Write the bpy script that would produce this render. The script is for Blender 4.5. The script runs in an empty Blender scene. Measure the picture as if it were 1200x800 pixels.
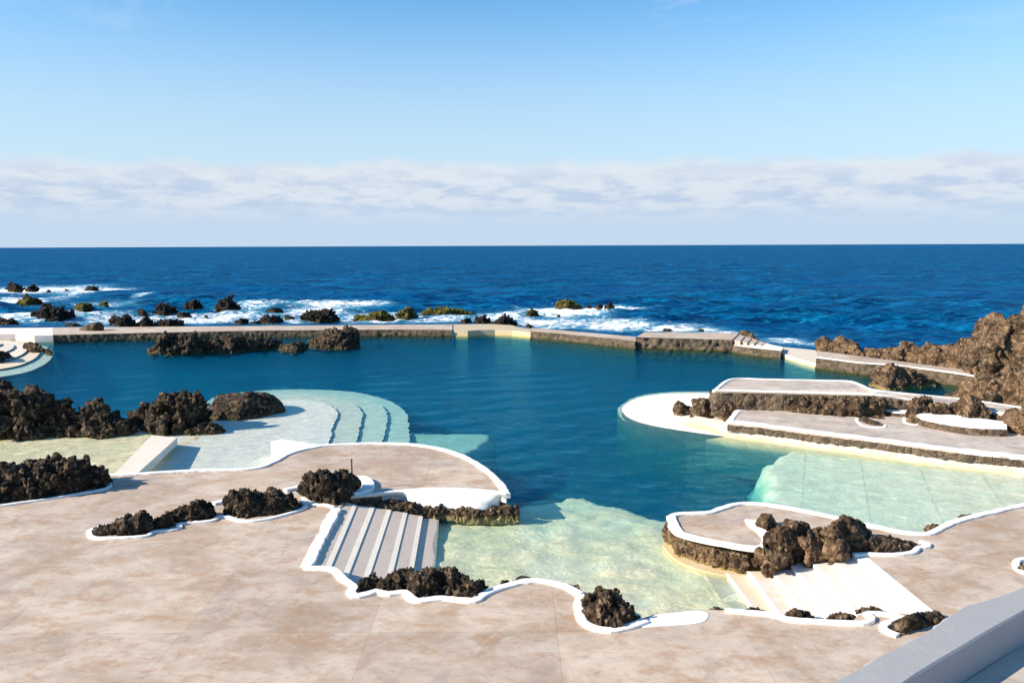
import bpy, bmesh, math, random
import numpy as np
from mathutils import Vector
from mathutils.geometry import tessellate_polygon

random.seed(7)
S = bpy.context.scene
C = S.collection
R = math.radians
H = 10.0                     # camera height above the pool water
FOC = 933.0                  # focal length in photo pixels
PITCH = R(6.87)
ROLL = math.atan2(4.6, 1200)
HOR_MID = 286.0

# ------------------------------------------------------------------ camera geometry
CP, SP = math.cos(PITCH), math.sin(PITCH)
CR, SR = math.cos(ROLL), math.sin(ROLL)

def ray(u, v):
    a, b = (u-600.0)/FOC, (400.0-v)/FOC
    a, b = a*CR + b*SR, -a*SR + b*CR
    return Vector((a, CP + b*SP, -SP + b*CP))

def P(u, v, z=0.0):
    """where the sight line through a photo point meets the level z"""
    d = ray(u, v)
    t = (z-H)/min(d.z, -1e-4)
    return Vector((d.x*t, d.y*t, z))

def z_at(u, v, dist):
    d = ray(u, v)
    return H + d.z*dist/math.hypot(d.x, d.y)

def px_per_m(p):
    return FOC/max(1.0, p.y)

# ------------------------------------------------------------------ vector noise
def _hash(ix, iy, iz, seed):
    h = (ix*374761393 + iy*668265263 + iz*2147483647 + seed*974634777) & 0xFFFFFFFF
    h = ((h ^ (h >> 13))*1274126177) & 0xFFFFFFFF
    h = ((h ^ (h >> 16))*2246822519) & 0xFFFFFFFF
    return ((h ^ (h >> 15)) & 0xFFFFFF)/float(0xFFFFFF)

def vnoise(p, seed=0):
    i = np.floor(p).astype(np.int64); f = p-i
    f = f*f*f*(f*(f*6-15)+10)
    r = 0
    for dx in (0, 1):
        wx = f[:, 0] if dx else 1-f[:, 0]
        for dy in (0, 1):
            wy = f[:, 1] if dy else 1-f[:, 1]
            for dz in (0, 1):
                wz = f[:, 2] if dz else 1-f[:, 2]
                r = r + wx*wy*wz*_hash(i[:, 0]+dx, i[:, 1]+dy, i[:, 2]+dz, seed)
    return r*2-1

def fbm(p, octs=4, seed=0, gain=.5):
    s, a, t = 0, 1.0, 0
    for k in range(octs):
        s = s + a*vnoise(p*(2.03**k)+k*17.3, seed+k); t += a; a *= gain
    return s/t

def worley(p, seed=0, ids=False):
    i = np.floor(p).astype(np.int64); f = p-i
    f1 = np.full(len(p), 9.0); f2 = np.full(len(p), 9.0); cid = np.zeros(len(p))
    for dx in (-1, 0, 1):
        for dy in (-1, 0, 1):
            for dz in (-1, 0, 1):
                cx, cy, cz = i[:, 0]+dx, i[:, 1]+dy, i[:, 2]+dz
                q = np.stack([dx+_hash(cx, cy, cz, seed), dy+_hash(cx, cy, cz, seed+11),
                              dz+_hash(cx, cy, cz, seed+23)], 1)
                d = np.sqrt(((q-f)**2).sum(1))
                m = d < f1
                f2 = np.where(m, f1, np.minimum(f2, d)); f1 = np.where(m, d, f1)
                if ids: cid = np.where(m, _hash(cx, cy, cz, seed+31), cid)
    return (f1, f2, cid) if ids else (f1, f2)

# ------------------------------------------------------------------ node helpers
class NT:
    def __init__(self, tree):
        self.t = tree; self.n = tree.nodes; self.l = tree.links
        self.n.clear()
    def node(self, typ, **kw):
        n = self.n.new(typ)
        for k, v in kw.items():
            if k == 'ins':
                for kk, vv in v.items(): self.set(n.inputs[kk], vv)
            else: setattr(n, k, v)
        return n
    def set(self, inp, v):
        if isinstance(v, bpy.types.NodeSocket): self.l.new(v, inp)
        elif isinstance(v, bpy.types.Node): self.l.new(v.outputs[0], inp)
        else:
            if inp.type == 'RGBA' and len(v) == 3: v = (*v, 1)
            inp.default_value = v
    def math(self, op, a, b=0.0, c=None, clamp=False):
        n = self.node('ShaderNodeMath', operation=op, use_clamp=clamp)
        self.set(n.inputs[0], a); self.set(n.inputs[1], b)
        if c is not None: self.set(n.inputs[2], c)
        return n.outputs[0]
    def mix(self, f, a, b, mode='MIX'):
        n = self.node('ShaderNodeMix', data_type='RGBA', blend_type=mode)
        self.set(n.inputs[0], f); self.set(n.inputs[6], a); self.set(n.inputs[7], b)
        return n.outputs[2]
    def ss(self, x, lo, hi, a=0.0, b=1.0):
        n = self.node('ShaderNodeMapRange', interpolation_type='SMOOTHSTEP')
        self.set(n.inputs[0], x); n.inputs[1].default_value = lo; n.inputs[2].default_value = hi
        n.inputs[3].default_value = a; n.inputs[4].default_value = b
        return n.outputs[0]
    def noise(self, vec, scale, detail=4, rough=.55, dist=0.0):
        n = self.node('ShaderNodeTexNoise')
        self.set(n.inputs['Vector'], vec); n.inputs['Scale'].default_value = scale
        n.inputs['Detail'].default_value = detail; n.inputs['Roughness'].default_value = rough
        n.inputs['Distortion'].default_value = dist
        return n.outputs[0]
    def voro(self, vec, scale, feature='F1', rnd=1.0):
        n = self.node('ShaderNodeTexVoronoi', feature=feature)
        self.set(n.inputs['Vector'], vec); n.inputs['Scale'].default_value = scale
        n.inputs['Randomness'].default_value = rnd
        return n.outputs['Distance']
    def mapv(self, vec, scale=(1, 1, 1), rot=(0, 0, 0), loc=(0, 0, 0)):
        n = self.node('ShaderNodeMapping')
        self.set(n.inputs[0], vec); n.inputs[1].default_value = loc
        n.inputs[2].default_value = rot; n.inputs[3].default_value = scale
        return n.outputs[0]
    def pos(self):
        return self.node('ShaderNodeNewGeometry').outputs['Position']
    def bump(self, h, strength, dist, normal=None):
        n = self.node('ShaderNodeBump')
        self.set(n.inputs['Height'], h); n.inputs['Strength'].default_value = strength
        n.inputs['Distance'].default_value = dist
        if normal is not None: self.set(n.inputs['Normal'], normal)
        return n.outputs[0]
    def principled(self, col, rough=.85, normal=None, spec=.3):
        b = self.node('ShaderNodeBsdfPrincipled')
        self.set(b.inputs['Base Color'], col); self.set(b.inputs['Roughness'], rough)
        b.inputs['Specular IOR Level'].default_value = spec
        if normal is not None: self.set(b.inputs['Normal'], normal)
        return b
    def out(self, surf=None, vol=None):
        o = self.node('ShaderNodeOutputMaterial')
        if surf is not None: self.set(o.inputs['Surface'], surf)
        if vol is not None: self.set(o.inputs['Volume'], vol)

def new_mat(name):
    m = bpy.data.materials.new(name); m.use_nodes = True
    return m, NT(m.node_tree)

# ------------------------------------------------------------------ materials
def rock_mat(name, dark, mid, light, algae=0.6, algae_col=(.30, .20, .05), green=0.0, zalg=.35, zbase=0.0):
    m, t = new_mat(name)
    p = t.pos()
    n1 = t.noise(p, 1.4, 5, .6); n2 = t.noise(p, 4.5, 6, .6); n3 = t.noise(p, 30, 4, .7)
    col = t.mix(t.ss(n1, .36, .66), dark, mid)
    col = t.mix(t.math('MULTIPLY', t.ss(n2, .49, .68), .8), col, light)
    crev = t.ss(t.voro(t.mapv(p, (1, 1, 1)), 5.5, 'F1'), .1, .5)
    col = t.mix(t.math('MULTIPLY', crev, .35), col, dark)
    # tide mark near the water line
    z = t.node('ShaderNodeSeparateXYZ'); t.set(z.inputs[0], p)
    zz = t.math('ADD', z.outputs[2], t.math('MULTIPLY', t.math('SUBTRACT', n2, .5), .5))
    fa = t.math('MULTIPLY', t.ss(zz, zbase+zalg, zbase+zalg-.28), algae)
    col = t.mix(fa, col, algae_col)
    if green:
        nz = t.node('ShaderNodeSeparateXYZ'); t.set(nz.inputs[0], t.node('ShaderNodeNewGeometry').outputs['Normal'])
        g = t.math('MULTIPLY', t.ss(nz.outputs[2], .05, .7), t.ss(n1, .36, .56))
        col = t.mix(t.math('MULTIPLY', g, green), col, (.16, .15, .012))
    h = t.math('ADD', t.math('MULTIPLY', n2, .6), t.math('MULTIPLY', n3, .3))
    h = t.math('ADD', h, t.math('MULTIPLY', t.voro(p, 9), -.45))
    b = t.principled(col, .88, t.bump(h, 1.0, .16), .25)
    t.out(b)
    return m

M = {}
M['lava_black'] = rock_mat('lava_black', (.012, .0085, .0057), (.072, .049, .031), (.36, .25, .155), .45, (.17, .12, .035), zalg=.22)
M['lava_brown'] = rock_mat('lava_brown', (.024, .0155, .0095), (.15, .096, .057), (.40, .28, .175), .85, (.52, .40, .18), zalg=.17)
M['lava_tan'] = rock_mat('lava_tan', (.036, .021, .012), (.235, .147, .083), (.50, .345, .205), .85, (.50, .36, .12), zalg=.2)
M['lava_surf'] = rock_mat('lava_surf', (.008, .007, .007), (.022, .017, .014), (.085, .06, .045), .2, zbase=-.5)
M['lava_green'] = rock_mat('lava_green', (.012, .010, .006), (.05, .038, .016), (.12, .09, .03), .2, zbase=-.5, green=.85)

def deck_mat(name, warm=1.0, joints=True, grey=0.0):
    m, t = new_mat(name)
    p = t.pos()
    st = t.mapv(p, (.8, 1.1, 1), (0, 0, R(12)))
    n1 = t.noise(st, .55, 6, .62, .6); n2 = t.noise(st, 1.5, 8, .7, .35); n3 = t.noise(t.mapv(p, (.8, 1.2, 1), (0, 0, R(20))), 5, 8, .74, .7); n4 = t.noise(t.mapv(p, (1, 1, 1), loc=(31, 7, 0)), .8, 7, .68, 1.2)
    base, pale, stain, gry = (.405, .308, .232), (.56, .465, .38), (.37, .215, .118), (.33, .28, .245)
    col = t.mix(t.ss(n1, .34, .64), base, pale)
    col = t.mix(t.math('MULTIPLY', t.ss(n2, .46, .66), .6*warm), col, stain)
    col = t.mix(t.math('MULTIPLY', t.ss(n4, .50, .68), .55), col, gry)
    col = t.mix(t.math('MULTIPLY', t.ss(n4, .44, .30), .5), col, (.62, .55, .49))
    col = t.mix(t.math('MULTIPLY', t.ss(n3, .52, .72), .5), col, (.26, .17, .11))
    col = t.mix(t.math('MULTIPLY', t.ss(n3, .46, .30), .45), col, (.66, .58, .51))
    if grey: col = t.mix(grey*.55, col, t.mix(t.ss(n4, .38, .62), (.66, .63, .60), (.36, .345, .34)))
    h = t.math('ADD', t.math('MULTIPLY', n3, .5), t.math('MULTIPLY', n2, .8))
    if joints:
        br = t.node('ShaderNodeTexBrick', offset=0.0)
        t.set(br.inputs['Vector'], t.mapv(p, (1, 1, 1), loc=(7.95, -14.55+36, 0)))
        br.inputs['Color1'].default_value = (.88, .87, .88, 1); br.inputs['Color2'].default_value = (1.08, 1.06, 1.03, 1)
        br.inputs['Mortar'].default_value = (.76, .70, .65, 1)
        br.inputs['Scale'].default_value = 1; br.inputs['Mortar Size'].default_value = .022; br.inputs['Mortar Smooth'].default_value = 1
        br.inputs['Brick Width'].default_value = 4.5; br.inputs['Row Height'].default_value = 3.6
        f = t.ss(t.noise(p, .35, 3), .32, .55)
        col = t.mix(t.math('MULTIPLY', f, .85), col, t.mix(1.0, col, br.outputs[0], 'MULTIPLY'))
    b = t.principled(col, .8, t.bump(h, .25, .02), .25)
    t.out(b)
    return m
M['deck'] = deck_mat('deck_concrete')
M['terrace'] = deck_mat('terrace_concrete', .45, False, .5)
M['walkway'] = deck_mat('walkway_concrete', .6, False, 0)

def paint_mat(name, col, dirt=(.55, .42, .30), amount=.35, yellow=0.0, scale=1.0, under=False):
    m, t = new_mat(name)
    p = t.pos()
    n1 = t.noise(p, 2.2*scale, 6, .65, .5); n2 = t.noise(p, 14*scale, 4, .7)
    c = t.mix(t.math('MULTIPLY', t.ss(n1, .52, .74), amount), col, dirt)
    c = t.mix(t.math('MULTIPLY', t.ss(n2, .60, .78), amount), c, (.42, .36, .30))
    if yellow:
        z = t.node('ShaderNodeSeparateXYZ'); t.set(z.inputs[0], p)
        f = t.ss(t.math('ADD', z.outputs[2], t.math('MULTIPLY', t.math('SUBTRACT', n1, .5), .8)), .30, .0)
        c = t.mix(t.math('MULTIPLY', f, yellow), c, (.55, .36, .07))
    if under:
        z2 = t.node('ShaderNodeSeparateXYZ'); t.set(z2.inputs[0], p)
        c = t.mix(t.ss(t.math('ADD', z2.outputs[2], t.math('MULTIPLY', n1, .3)), .12, -.35), c, (.05, .11, .11))  # light lost under water, put into the colour as dark teal
    t.out(t.principled(c, .7, t.bump(t.math('ADD', n1, n2), .3, .015), .3))
    return m
M['white'] = paint_mat('white_paint', (.80, .785, .755), (.52, .40, .28), .34, scale=1.4)
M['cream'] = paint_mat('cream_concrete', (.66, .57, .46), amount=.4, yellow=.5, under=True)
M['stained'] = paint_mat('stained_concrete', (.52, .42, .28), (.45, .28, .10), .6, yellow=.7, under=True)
M['tread'] = paint_mat('tread_concrete', (.62, .51, .42), (.42, .29, .20), .5)
M['nosing'] = paint_mat('nosing_paint', (.92, .81, .66), amount=.3)
M['pale_tread'] = paint_mat('pale_tread', (.74, .66, .60), (.66, .50, .38), .35, yellow=.4)
M['shelf'] = paint_mat('shelf_white', (.93, .82, .69), (.74, .64, .50), .5, scale=2.0)
M['grey_paint'] = paint_mat('grey_paint', (.335, .33, .335), (.42, .415, .41), .6, scale=.8)
M['worn'] = paint_mat('worn_concrete', (.5, .43, .37), (.24, .18, .14), .7)
M['bed_wall'] = paint_mat('depth_dimmed_wall', (.06, .12, .12), (.04, .07, .05), .6)  # algae-dark tone that also stands in for light lost with depth
M['sub_step'] = paint_mat('wet_step', (.80, .73, .58), (.62, .58, .44), .6, scale=2.2)  # blotches put water-ripple light into the step colour

def stone_mat():
    m, t = new_mat('rubble_stone')
    p = t.pos()
    d = t.voro(p, 2.6, 'DISTANCE_TO_EDGE')
    n1 = t.noise(p, 3, 5, .6); n2 = t.noise(p, 14, 5, .7)
    v = t.node('ShaderNodeTexVoronoi'); t.set(v.inputs['Vector'], p); v.inputs['Scale'].default_value = 2.6
    bw = t.node('ShaderNodeRGBToBW'); t.set(bw.inputs[0], v.outputs['Color'])
    col = t.mix(bw.outputs[0], (.045, .034, .025), (.19, .135, .09))
    col = t.mix(t.math('MULTIPLY', t.ss(n2, .45, .7), .6), col, (.04, .03, .022))
    col = t.mix(t.math('MULTIPLY', t.ss(d, .05, .0), .45), col, (.33, .26, .19))
    z = t.node('ShaderNodeSeparateXYZ'); t.set(z.inputs[0], p)
    f = t.ss(t.math('ADD', z.outputs[2], t.math('MULTIPLY', t.math('SUBTRACT', n1, .5), .7)), .2, .02)
    col = t.mix(t.math('MULTIPLY', f, .8), col, (.06, .055, .012))
    t.out(t.principled(col, .88, t.bump(t.math('ADD', t.math('MULTIPLY', n2, .6), t.ss(d, 0, .1)), .8, .06), .25))
    return m
M['stone'] = stone_mat()

def floor_mat():
    m, t = new_mat('pool_bed')
    p = t.pos()
    a = t.node('ShaderNodeAttribute', attribute_name='tint').outputs['Color']
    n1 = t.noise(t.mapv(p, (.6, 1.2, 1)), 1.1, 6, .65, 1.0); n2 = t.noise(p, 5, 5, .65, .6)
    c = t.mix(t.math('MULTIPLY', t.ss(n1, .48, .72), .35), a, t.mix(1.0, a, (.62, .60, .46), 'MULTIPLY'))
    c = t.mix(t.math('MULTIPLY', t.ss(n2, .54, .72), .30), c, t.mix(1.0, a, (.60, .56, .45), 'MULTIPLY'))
    c = t.mix(t.math('MULTIPLY', t.ss(n2, .46, .30), .5), c, t.mix(1.0, a, (1.22, 1.22, 1.2), 'MULTIPLY'))  # silt mottling, its pale patches also standing in for rippled sunlight
    xy = t.node('ShaderNodeSeparateXYZ'); t.set(xy.inputs[0], p)
    cc = t.math('SUBTRACT', t.math('MULTIPLY', xy.outputs[0], .93), t.math('MULTIPLY', xy.outputs[1], .36))
    cc = t.math('ADD', cc, t.math('MULTIPLY', n2, .35))
    fr = t.math('ABSOLUTE', t.math('SUBTRACT', t.math('FRACT', t.math('DIVIDE', t.math('ADD', cc, 23.25), 2.43)), .5))
    jn = t.math('MULTIPLY', t.ss(fr, .022, .004), t.ss(xy.outputs[0], 10.5, 12))
    c = t.mix(t.math('MULTIPLY', jn, .3), c, (.22, .24, .16))
    t.out(t.principled(c, .9, t.bump(t.math('ADD', n1, n2), .5, .06), .1))
    return m
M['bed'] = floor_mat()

def pool_mat():
    m, t = new_mat('pool_water')
    p = t.pos()
    q = t.mapv(p, (.75, 1.15, 1), (0, 0, R(-24)))
    h = t.math('ADD', t.noise(q, 1.6, 5, .62, .6), t.math('MULTIPLY', t.noise(q, .6, 2, .5), .35))
    nb = t.bump(h, 1.0, .42)
    fr = t.node('ShaderNodeFresnel'); fr.inputs[0].default_value = 1.24; t.set(fr.inputs[1], nb)
    fac = t.math('MINIMUM', fr.outputs[0], .42)
    tr = t.node('ShaderNodeBsdfTransparent'); tr.inputs[0].default_value = (.97, .99, .99, 1)
    gl = t.node('ShaderNodeBsdfGlossy'); gl.inputs['Roughness'].default_value = .06
    gl.inputs['Color'].default_value = (.22, .68, .95, 1)
    t.set(gl.inputs['Normal'], nb)
    mx = t.node('ShaderNodeMixShader'); t.set(mx.inputs[0], fac); t.set(mx.inputs[1], tr); t.set(mx.inputs[2], gl)
    va = t.node('ShaderNodeVolumeAbsorption'); va.inputs['Color'].default_value = (.22, .84, .90, 1)
    va.inputs['Density'].default_value = .36
    vs_ = t.node('ShaderNodeVolumeScatter'); vs_.inputs['Color'].default_value = (.0006, .021, .043, 1); vs_.inputs['Density'].default_value = 1.0
    ad = t.node('ShaderNodeAddShader'); t.set(ad.inputs[0], va); t.set(ad.inputs[1], vs_)
    t.out(mx, ad)
    return m
M['pool'] = pool_mat()

def sea_mat():
    m, t = new_mat('sea_water')
    p = t.pos()
    q = t.mapv(p, (.45, 1, 1), (0, 0, R(8)))
    n0 = t.noise(q, .035, 3, .55, .3); n1 = t.noise(q, .22, 5, .62, .4); n2 = t.noise(q, 1.1, 4, .6, .3)
    foam = t.node('ShaderNodeAttribute', attribute_name='foam').outputs['Fac']
    n3 = t.noise(t.mapv(p, (.3, 1, 1), (0, 0, R(4))), .085, 6, .68, .6)
    deep = t.mix(t.ss(n1, .43, .58), (.0004, .018, .066), (.0012, .092, .225))
    deep = t.mix(t.math('MULTIPLY', t.ss(n3, .44, .62), .75), deep, (.0005, .036, .105))
    deep = t.mix(t.math('MULTIPLY', t.ss(n2, .50, .64), .6), deep, (.006, .19, .36))
    deep = t.mix(t.math('MULTIPLY', t.ss(n0, .42, .62), .5), deep, (.0015, .05, .17))
    surf = t.mix(t.math('MULTIPLY', t.ss(foam, .02, .6), .85), deep, (.05, .23, .35))
    fn = t.noise(t.mapv(p, (.7, 1, 1)), .8, 9, .72, 1.2)
    thr = t.math('ADD', foam, t.math('MULTIPLY', t.math('SUBTRACT', fn, .5), 3.0))
    ff = t.math('MULTIPLY', t.ss(thr, .42, .98), t.ss(foam, .03, .2))
    cap = t.math('MULTIPLY', t.ss(t.noise(q, .5, 4, .7, 1.0), .70, .74), t.ss(n0, .42, .58))
    ff = t.math('MAXIMUM', ff, t.math('MULTIPLY', cap, .8))
    col = t.mix(ff, surf, (.78, .80, .82))
    h = t.math('ADD', t.math('MULTIPLY', n1, 1.5), t.math('MULTIPLY', n2, .45))
    nb = t.bump(h, .9, 1.0)
    b = t.principled(col, .9, nb, 0.0)
    fr = t.node('ShaderNodeFresnel'); fr.inputs[0].default_value = 1.2; t.set(fr.inputs[1], nb)
    fac = t.math('MULTIPLY', t.math('MINIMUM', fr.outputs[0], .14), t.math('SUBTRACT', 1.0, ff))
    gl = t.node('ShaderNodeBsdfGlossy'); gl.inputs['Roughness'].default_value = .18; gl.inputs['Color'].default_value = (.30, .72, 1, 1)
    t.set(gl.inputs['Normal'], nb)
    mx = t.node('ShaderNodeMixShader'); t.set(mx.inputs[0], fac); t.set(mx.inputs[1], b); t.set(mx.inputs[2], gl)
    t.out(mx)
    return m
M['sea'] = sea_mat()

def flat_mat(name, col, rough=.6, metal=0.0):
    m, t = new_mat(name)
    n = t.noise(t.pos(), 20, 4)
    b = t.principled(t.mix(t.ss(n, .4, .7), col, tuple(c*.6 for c in col)), rough)
    b.inputs['Metallic'].default_value = metal
    t.out(b); return m
M['pole'] = flat_mat('rusty_steel', (.06, .05, .045), .6, .4)

# ------------------------------------------------------------------ object helpers
def link(name, me, mat=None, parent=None):
    o = bpy.data.objects.new(name, me); C.objects.link(o)
    if mat is not None:
        me.materials.append(M[mat] if isinstance(mat, str) else mat)
    if parent is not None: o.parent = parent
    return o

def tag(o, label=None, cat=None, group=None, kind=None):
    if label: o['label'] = label
    if cat: o['category'] = cat
    if group: o['group'] = group
    if kind: o['kind'] = kind
    return o

def empty(name, loc, label, cat, group=None):
    o = bpy.data.objects.new(name, None); C.objects.link(o); o.location = loc
    o.empty_display_size = .2
    return tag(o, label, cat, group)

def child(name, me, mat, root):
    """mesh in world coordinates -> child of an Empty"""
    o = link(name, me, mat)
    loc = Vector(root.location)
    n = len(me.vertices); a = np.empty(n*3); me.vertices.foreach_get('co', a)
    a = a.reshape(-1, 3)-np.array(loc); me.vertices.foreach_set('co', a.ravel()); me.update()
    o.parent = root
    return o

def recenter(o, loc):
    me = o.data; n = len(me.vertices); a = np.empty(n*3); me.vertices.foreach_get('co', a)
    a = a.reshape(-1, 3)-np.array(loc); me.vertices.foreach_set('co', a.ravel()); me.update()
    o.location = loc
    return o

def mesh_from(verts, faces, smooth=False):
    me = bpy.data.meshes.new('mesh')
    me.from_pydata([tuple(v) for v in verts], [], faces); me.update()
    if smooth: me.polygons.foreach_set('use_smooth', [True]*len(me.polygons))
    return me

def smooth_path(pts, step=.12, closed=False):
    pts = [Vector(p) for p in pts]
    n = len(pts); out = []
    for i in range(n if closed else n-1):
        if closed: p0, p1, p2, p3 = (pts[(i+k-1) % n] for k in range(4))
        else:
            p1, p2 = pts[i], pts[i+1]
            p0 = pts[i-1] if i > 0 else p1*2-p2
            p3 = pts[i+2] if i+2 < n else p2*2-p1
        m = max(1, int((p2-p1).length/step))
        # centripetal parametrisation keeps tight corners from looping
        d1 = max((p1-p0).length**.5, 1e-4); d2 = max((p2-p1).length**.5, 1e-4); d3 = max((p3-p2).length**.5, 1e-4)
        m1 = ((p1-p0)/d1-(p2-p0)/(d1+d2)+(p2-p1)/d2)*d2
        m2 = ((p2-p1)/d2-(p3-p1)/(d2+d3)+(p3-p2)/d3)*d2
        for k in range(m):
            s = k/m
            out.append(p1*(2*s**3-3*s**2+1)+m1*(s**3-2*s**2+s)+p2*(-2*s**3+3*s**2)+m2*(s**3-s**2))
    if not closed: out.append(pts[-1])
    return out

def resample(path, n):
    L = [0]
    for i in range(1, len(path)): L.append(L[-1]+(path[i]-path[i-1]).length)
    out = []
    for k in range(n):
        s = L[-1]*k/(n-1)
        out.append(Vector([float(np.interp(s, L, [p[j] for p in path])) for j in range(3)]))
    return out

def prism(poly, z0, z1, bevel=0.0):
    """flat-topped solid from a plan outline (list of xy)"""
    zt = [p[2] for p in poly] if z1 is None else [z1]*len(poly)
    poly = [(p[0], p[1]) for p in poly]
    area = sum(poly[i-1][0]*poly[i][1]-poly[i][0]*poly[i-1][1] for i in range(len(poly)))
    if area < 0: poly = poly[::-1]; zt = zt[::-1]
    n = len(poly)
    tri = tessellate_polygon([[Vector((x, y, 0)) for x, y in poly]])
    vs = [(x, y, z) for (x, y), z in zip(poly, zt)]+[(x, y, z0) for x, y in poly]
    fs = []
    for a, b, c in tri:
        A, B, D = (Vector((*poly[k], 0)) for k in (a, b, c))
        if (B-A).cross(D-A).z < 0: a, b, c = a, c, b
        fs.append((a, b, c))
    for i in range(n):
        j = (i+1) % n
        fs.append((i, i+n, j+n, j))
    return mesh_from(vs, fs)

def px_poly(pts, z): return [P(u, v, z(u) if callable(z) else z) for u, v in pts]

def sweep(path, width, height, jitter=.12, seed=0, z0=-.25, w2=None):
    """a kerb: rounded-box section along a path; path points carry the ground level"""
    path = [Vector(p) for p in path]
    prof = [(-.5, z0), (-.5, .74), (-.43, 1.0), (.43, 1.0), (.5, .74), (.5, z0)]
    n = len(path); k = len(prof); vs = []; fs = []
    arr = np.array([tuple(p) for p in path])
    ja = fbm(arr*2.3, 3, seed+3)*jitter; jb = fbm(arr*2.9+9, 3, seed+8)*jitter; jh = fbm(arr*1.7+4, 3, seed+5)*jitter
    for i, p in enumerate(path):
        tdir = (path[min(i+1, n-1)]-path[max(i-1, 0)]); tdir.z = 0
        if tdir.length < 1e-6: tdir = Vector((1, 0, 0))
        tdir.normalize(); s = Vector((-tdir.y, tdir.x, 0))
        w = width if w2 is None else width+(w2-width)*i/max(1, n-1)
        for a, b in prof:
            off = a*w*(1+2*(ja[i] if a < 0 else jb[i]))
            zz = b*height*(1+jh[i]) if b > 0 else b
            vs.append(p+s*off+Vector((0, 0, zz)))
    for i in range(n-1):
        for j in range(k-1):
            fs.append((i*k+j, (i+1)*k+j, (i+1)*k+j+1, i*k+j+1))
    fs.append(tuple(range(k))); fs.append(tuple((n-1)*k+j for j in reversed(range(k))))
    return mesh_from(vs, fs)

def kerb(label, pts, z=1.0, width=.24, height=.11, step=.12, seed=0, closed=False, name='kerb', w2=None, mat='white', skirt=-.12):
    path = smooth_path([P(u, v, z) for u, v in pts], step, closed)
    me = sweep(path, width, height, seed=seed, w2=w2, z0=skirt, jitter=.2)
    o = link(name, me, mat)
    recenter(o, path[len(path)//2])
    return tag(o, label, 'kerb', 'white painted kerbs')

def strip(path, ztop, zbot, res=.12, amp=.07, cell=.38, seed=0, lean=.0, flip=False):
    """rubble face hanging under a path; bulging stones"""
    path = smooth_path(path, res)
    zoff = 0
    if ztop is None: zoff = -.04
    zref = max(p.z for p in path) if ztop is None else ztop
    n = len(path); m = max(3, int((zref-zbot)/res)+1)
    vs = []; nr = []
    for i, p in enumerate(path):
        tdir = path[min(i+1, n-1)]-path[max(i-1, 0)]; tdir.z = 0; tdir.normalize()
        s = Vector((tdir.y, -tdir.x, 0))
        if flip: s = -s
        zt = p.z+zoff if ztop is None else ztop
        for j in range(m):
            f = j/(m-1)
            vs.append((p.x+s.x*lean*f, p.y+s.y*lean*f, zt+(zbot-zt)*f)); nr.append((s.x, s.y, 0))
    vs = np.array(vs); nr = np.array(nr)
    f1, f2 = worley(vs/cell, seed)
    d = np.minimum((f2-f1)*2.2, 1)*amp+fbm(vs*4, 3, seed+4)*amp*.6+fbm(vs*.7, 2, seed+9)*amp*.8
    vs = vs+nr*(d+amp*.9)[:, None]
    fs = []
    for i in range(n-1):
        for j in range(m-1):
            q = (i*m+j, i*m+j+1, (i+1)*m+j+1, (i+1)*m+j)
            fs.append(q[::-1] if flip else q)
    return mesh_from(vs, fs, True)

# ------------------------------------------------------------------ rocks
def interp(pl, u):
    return float(np.interp(u, [a for a, b in pl], [b for a, b in pl]))

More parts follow.
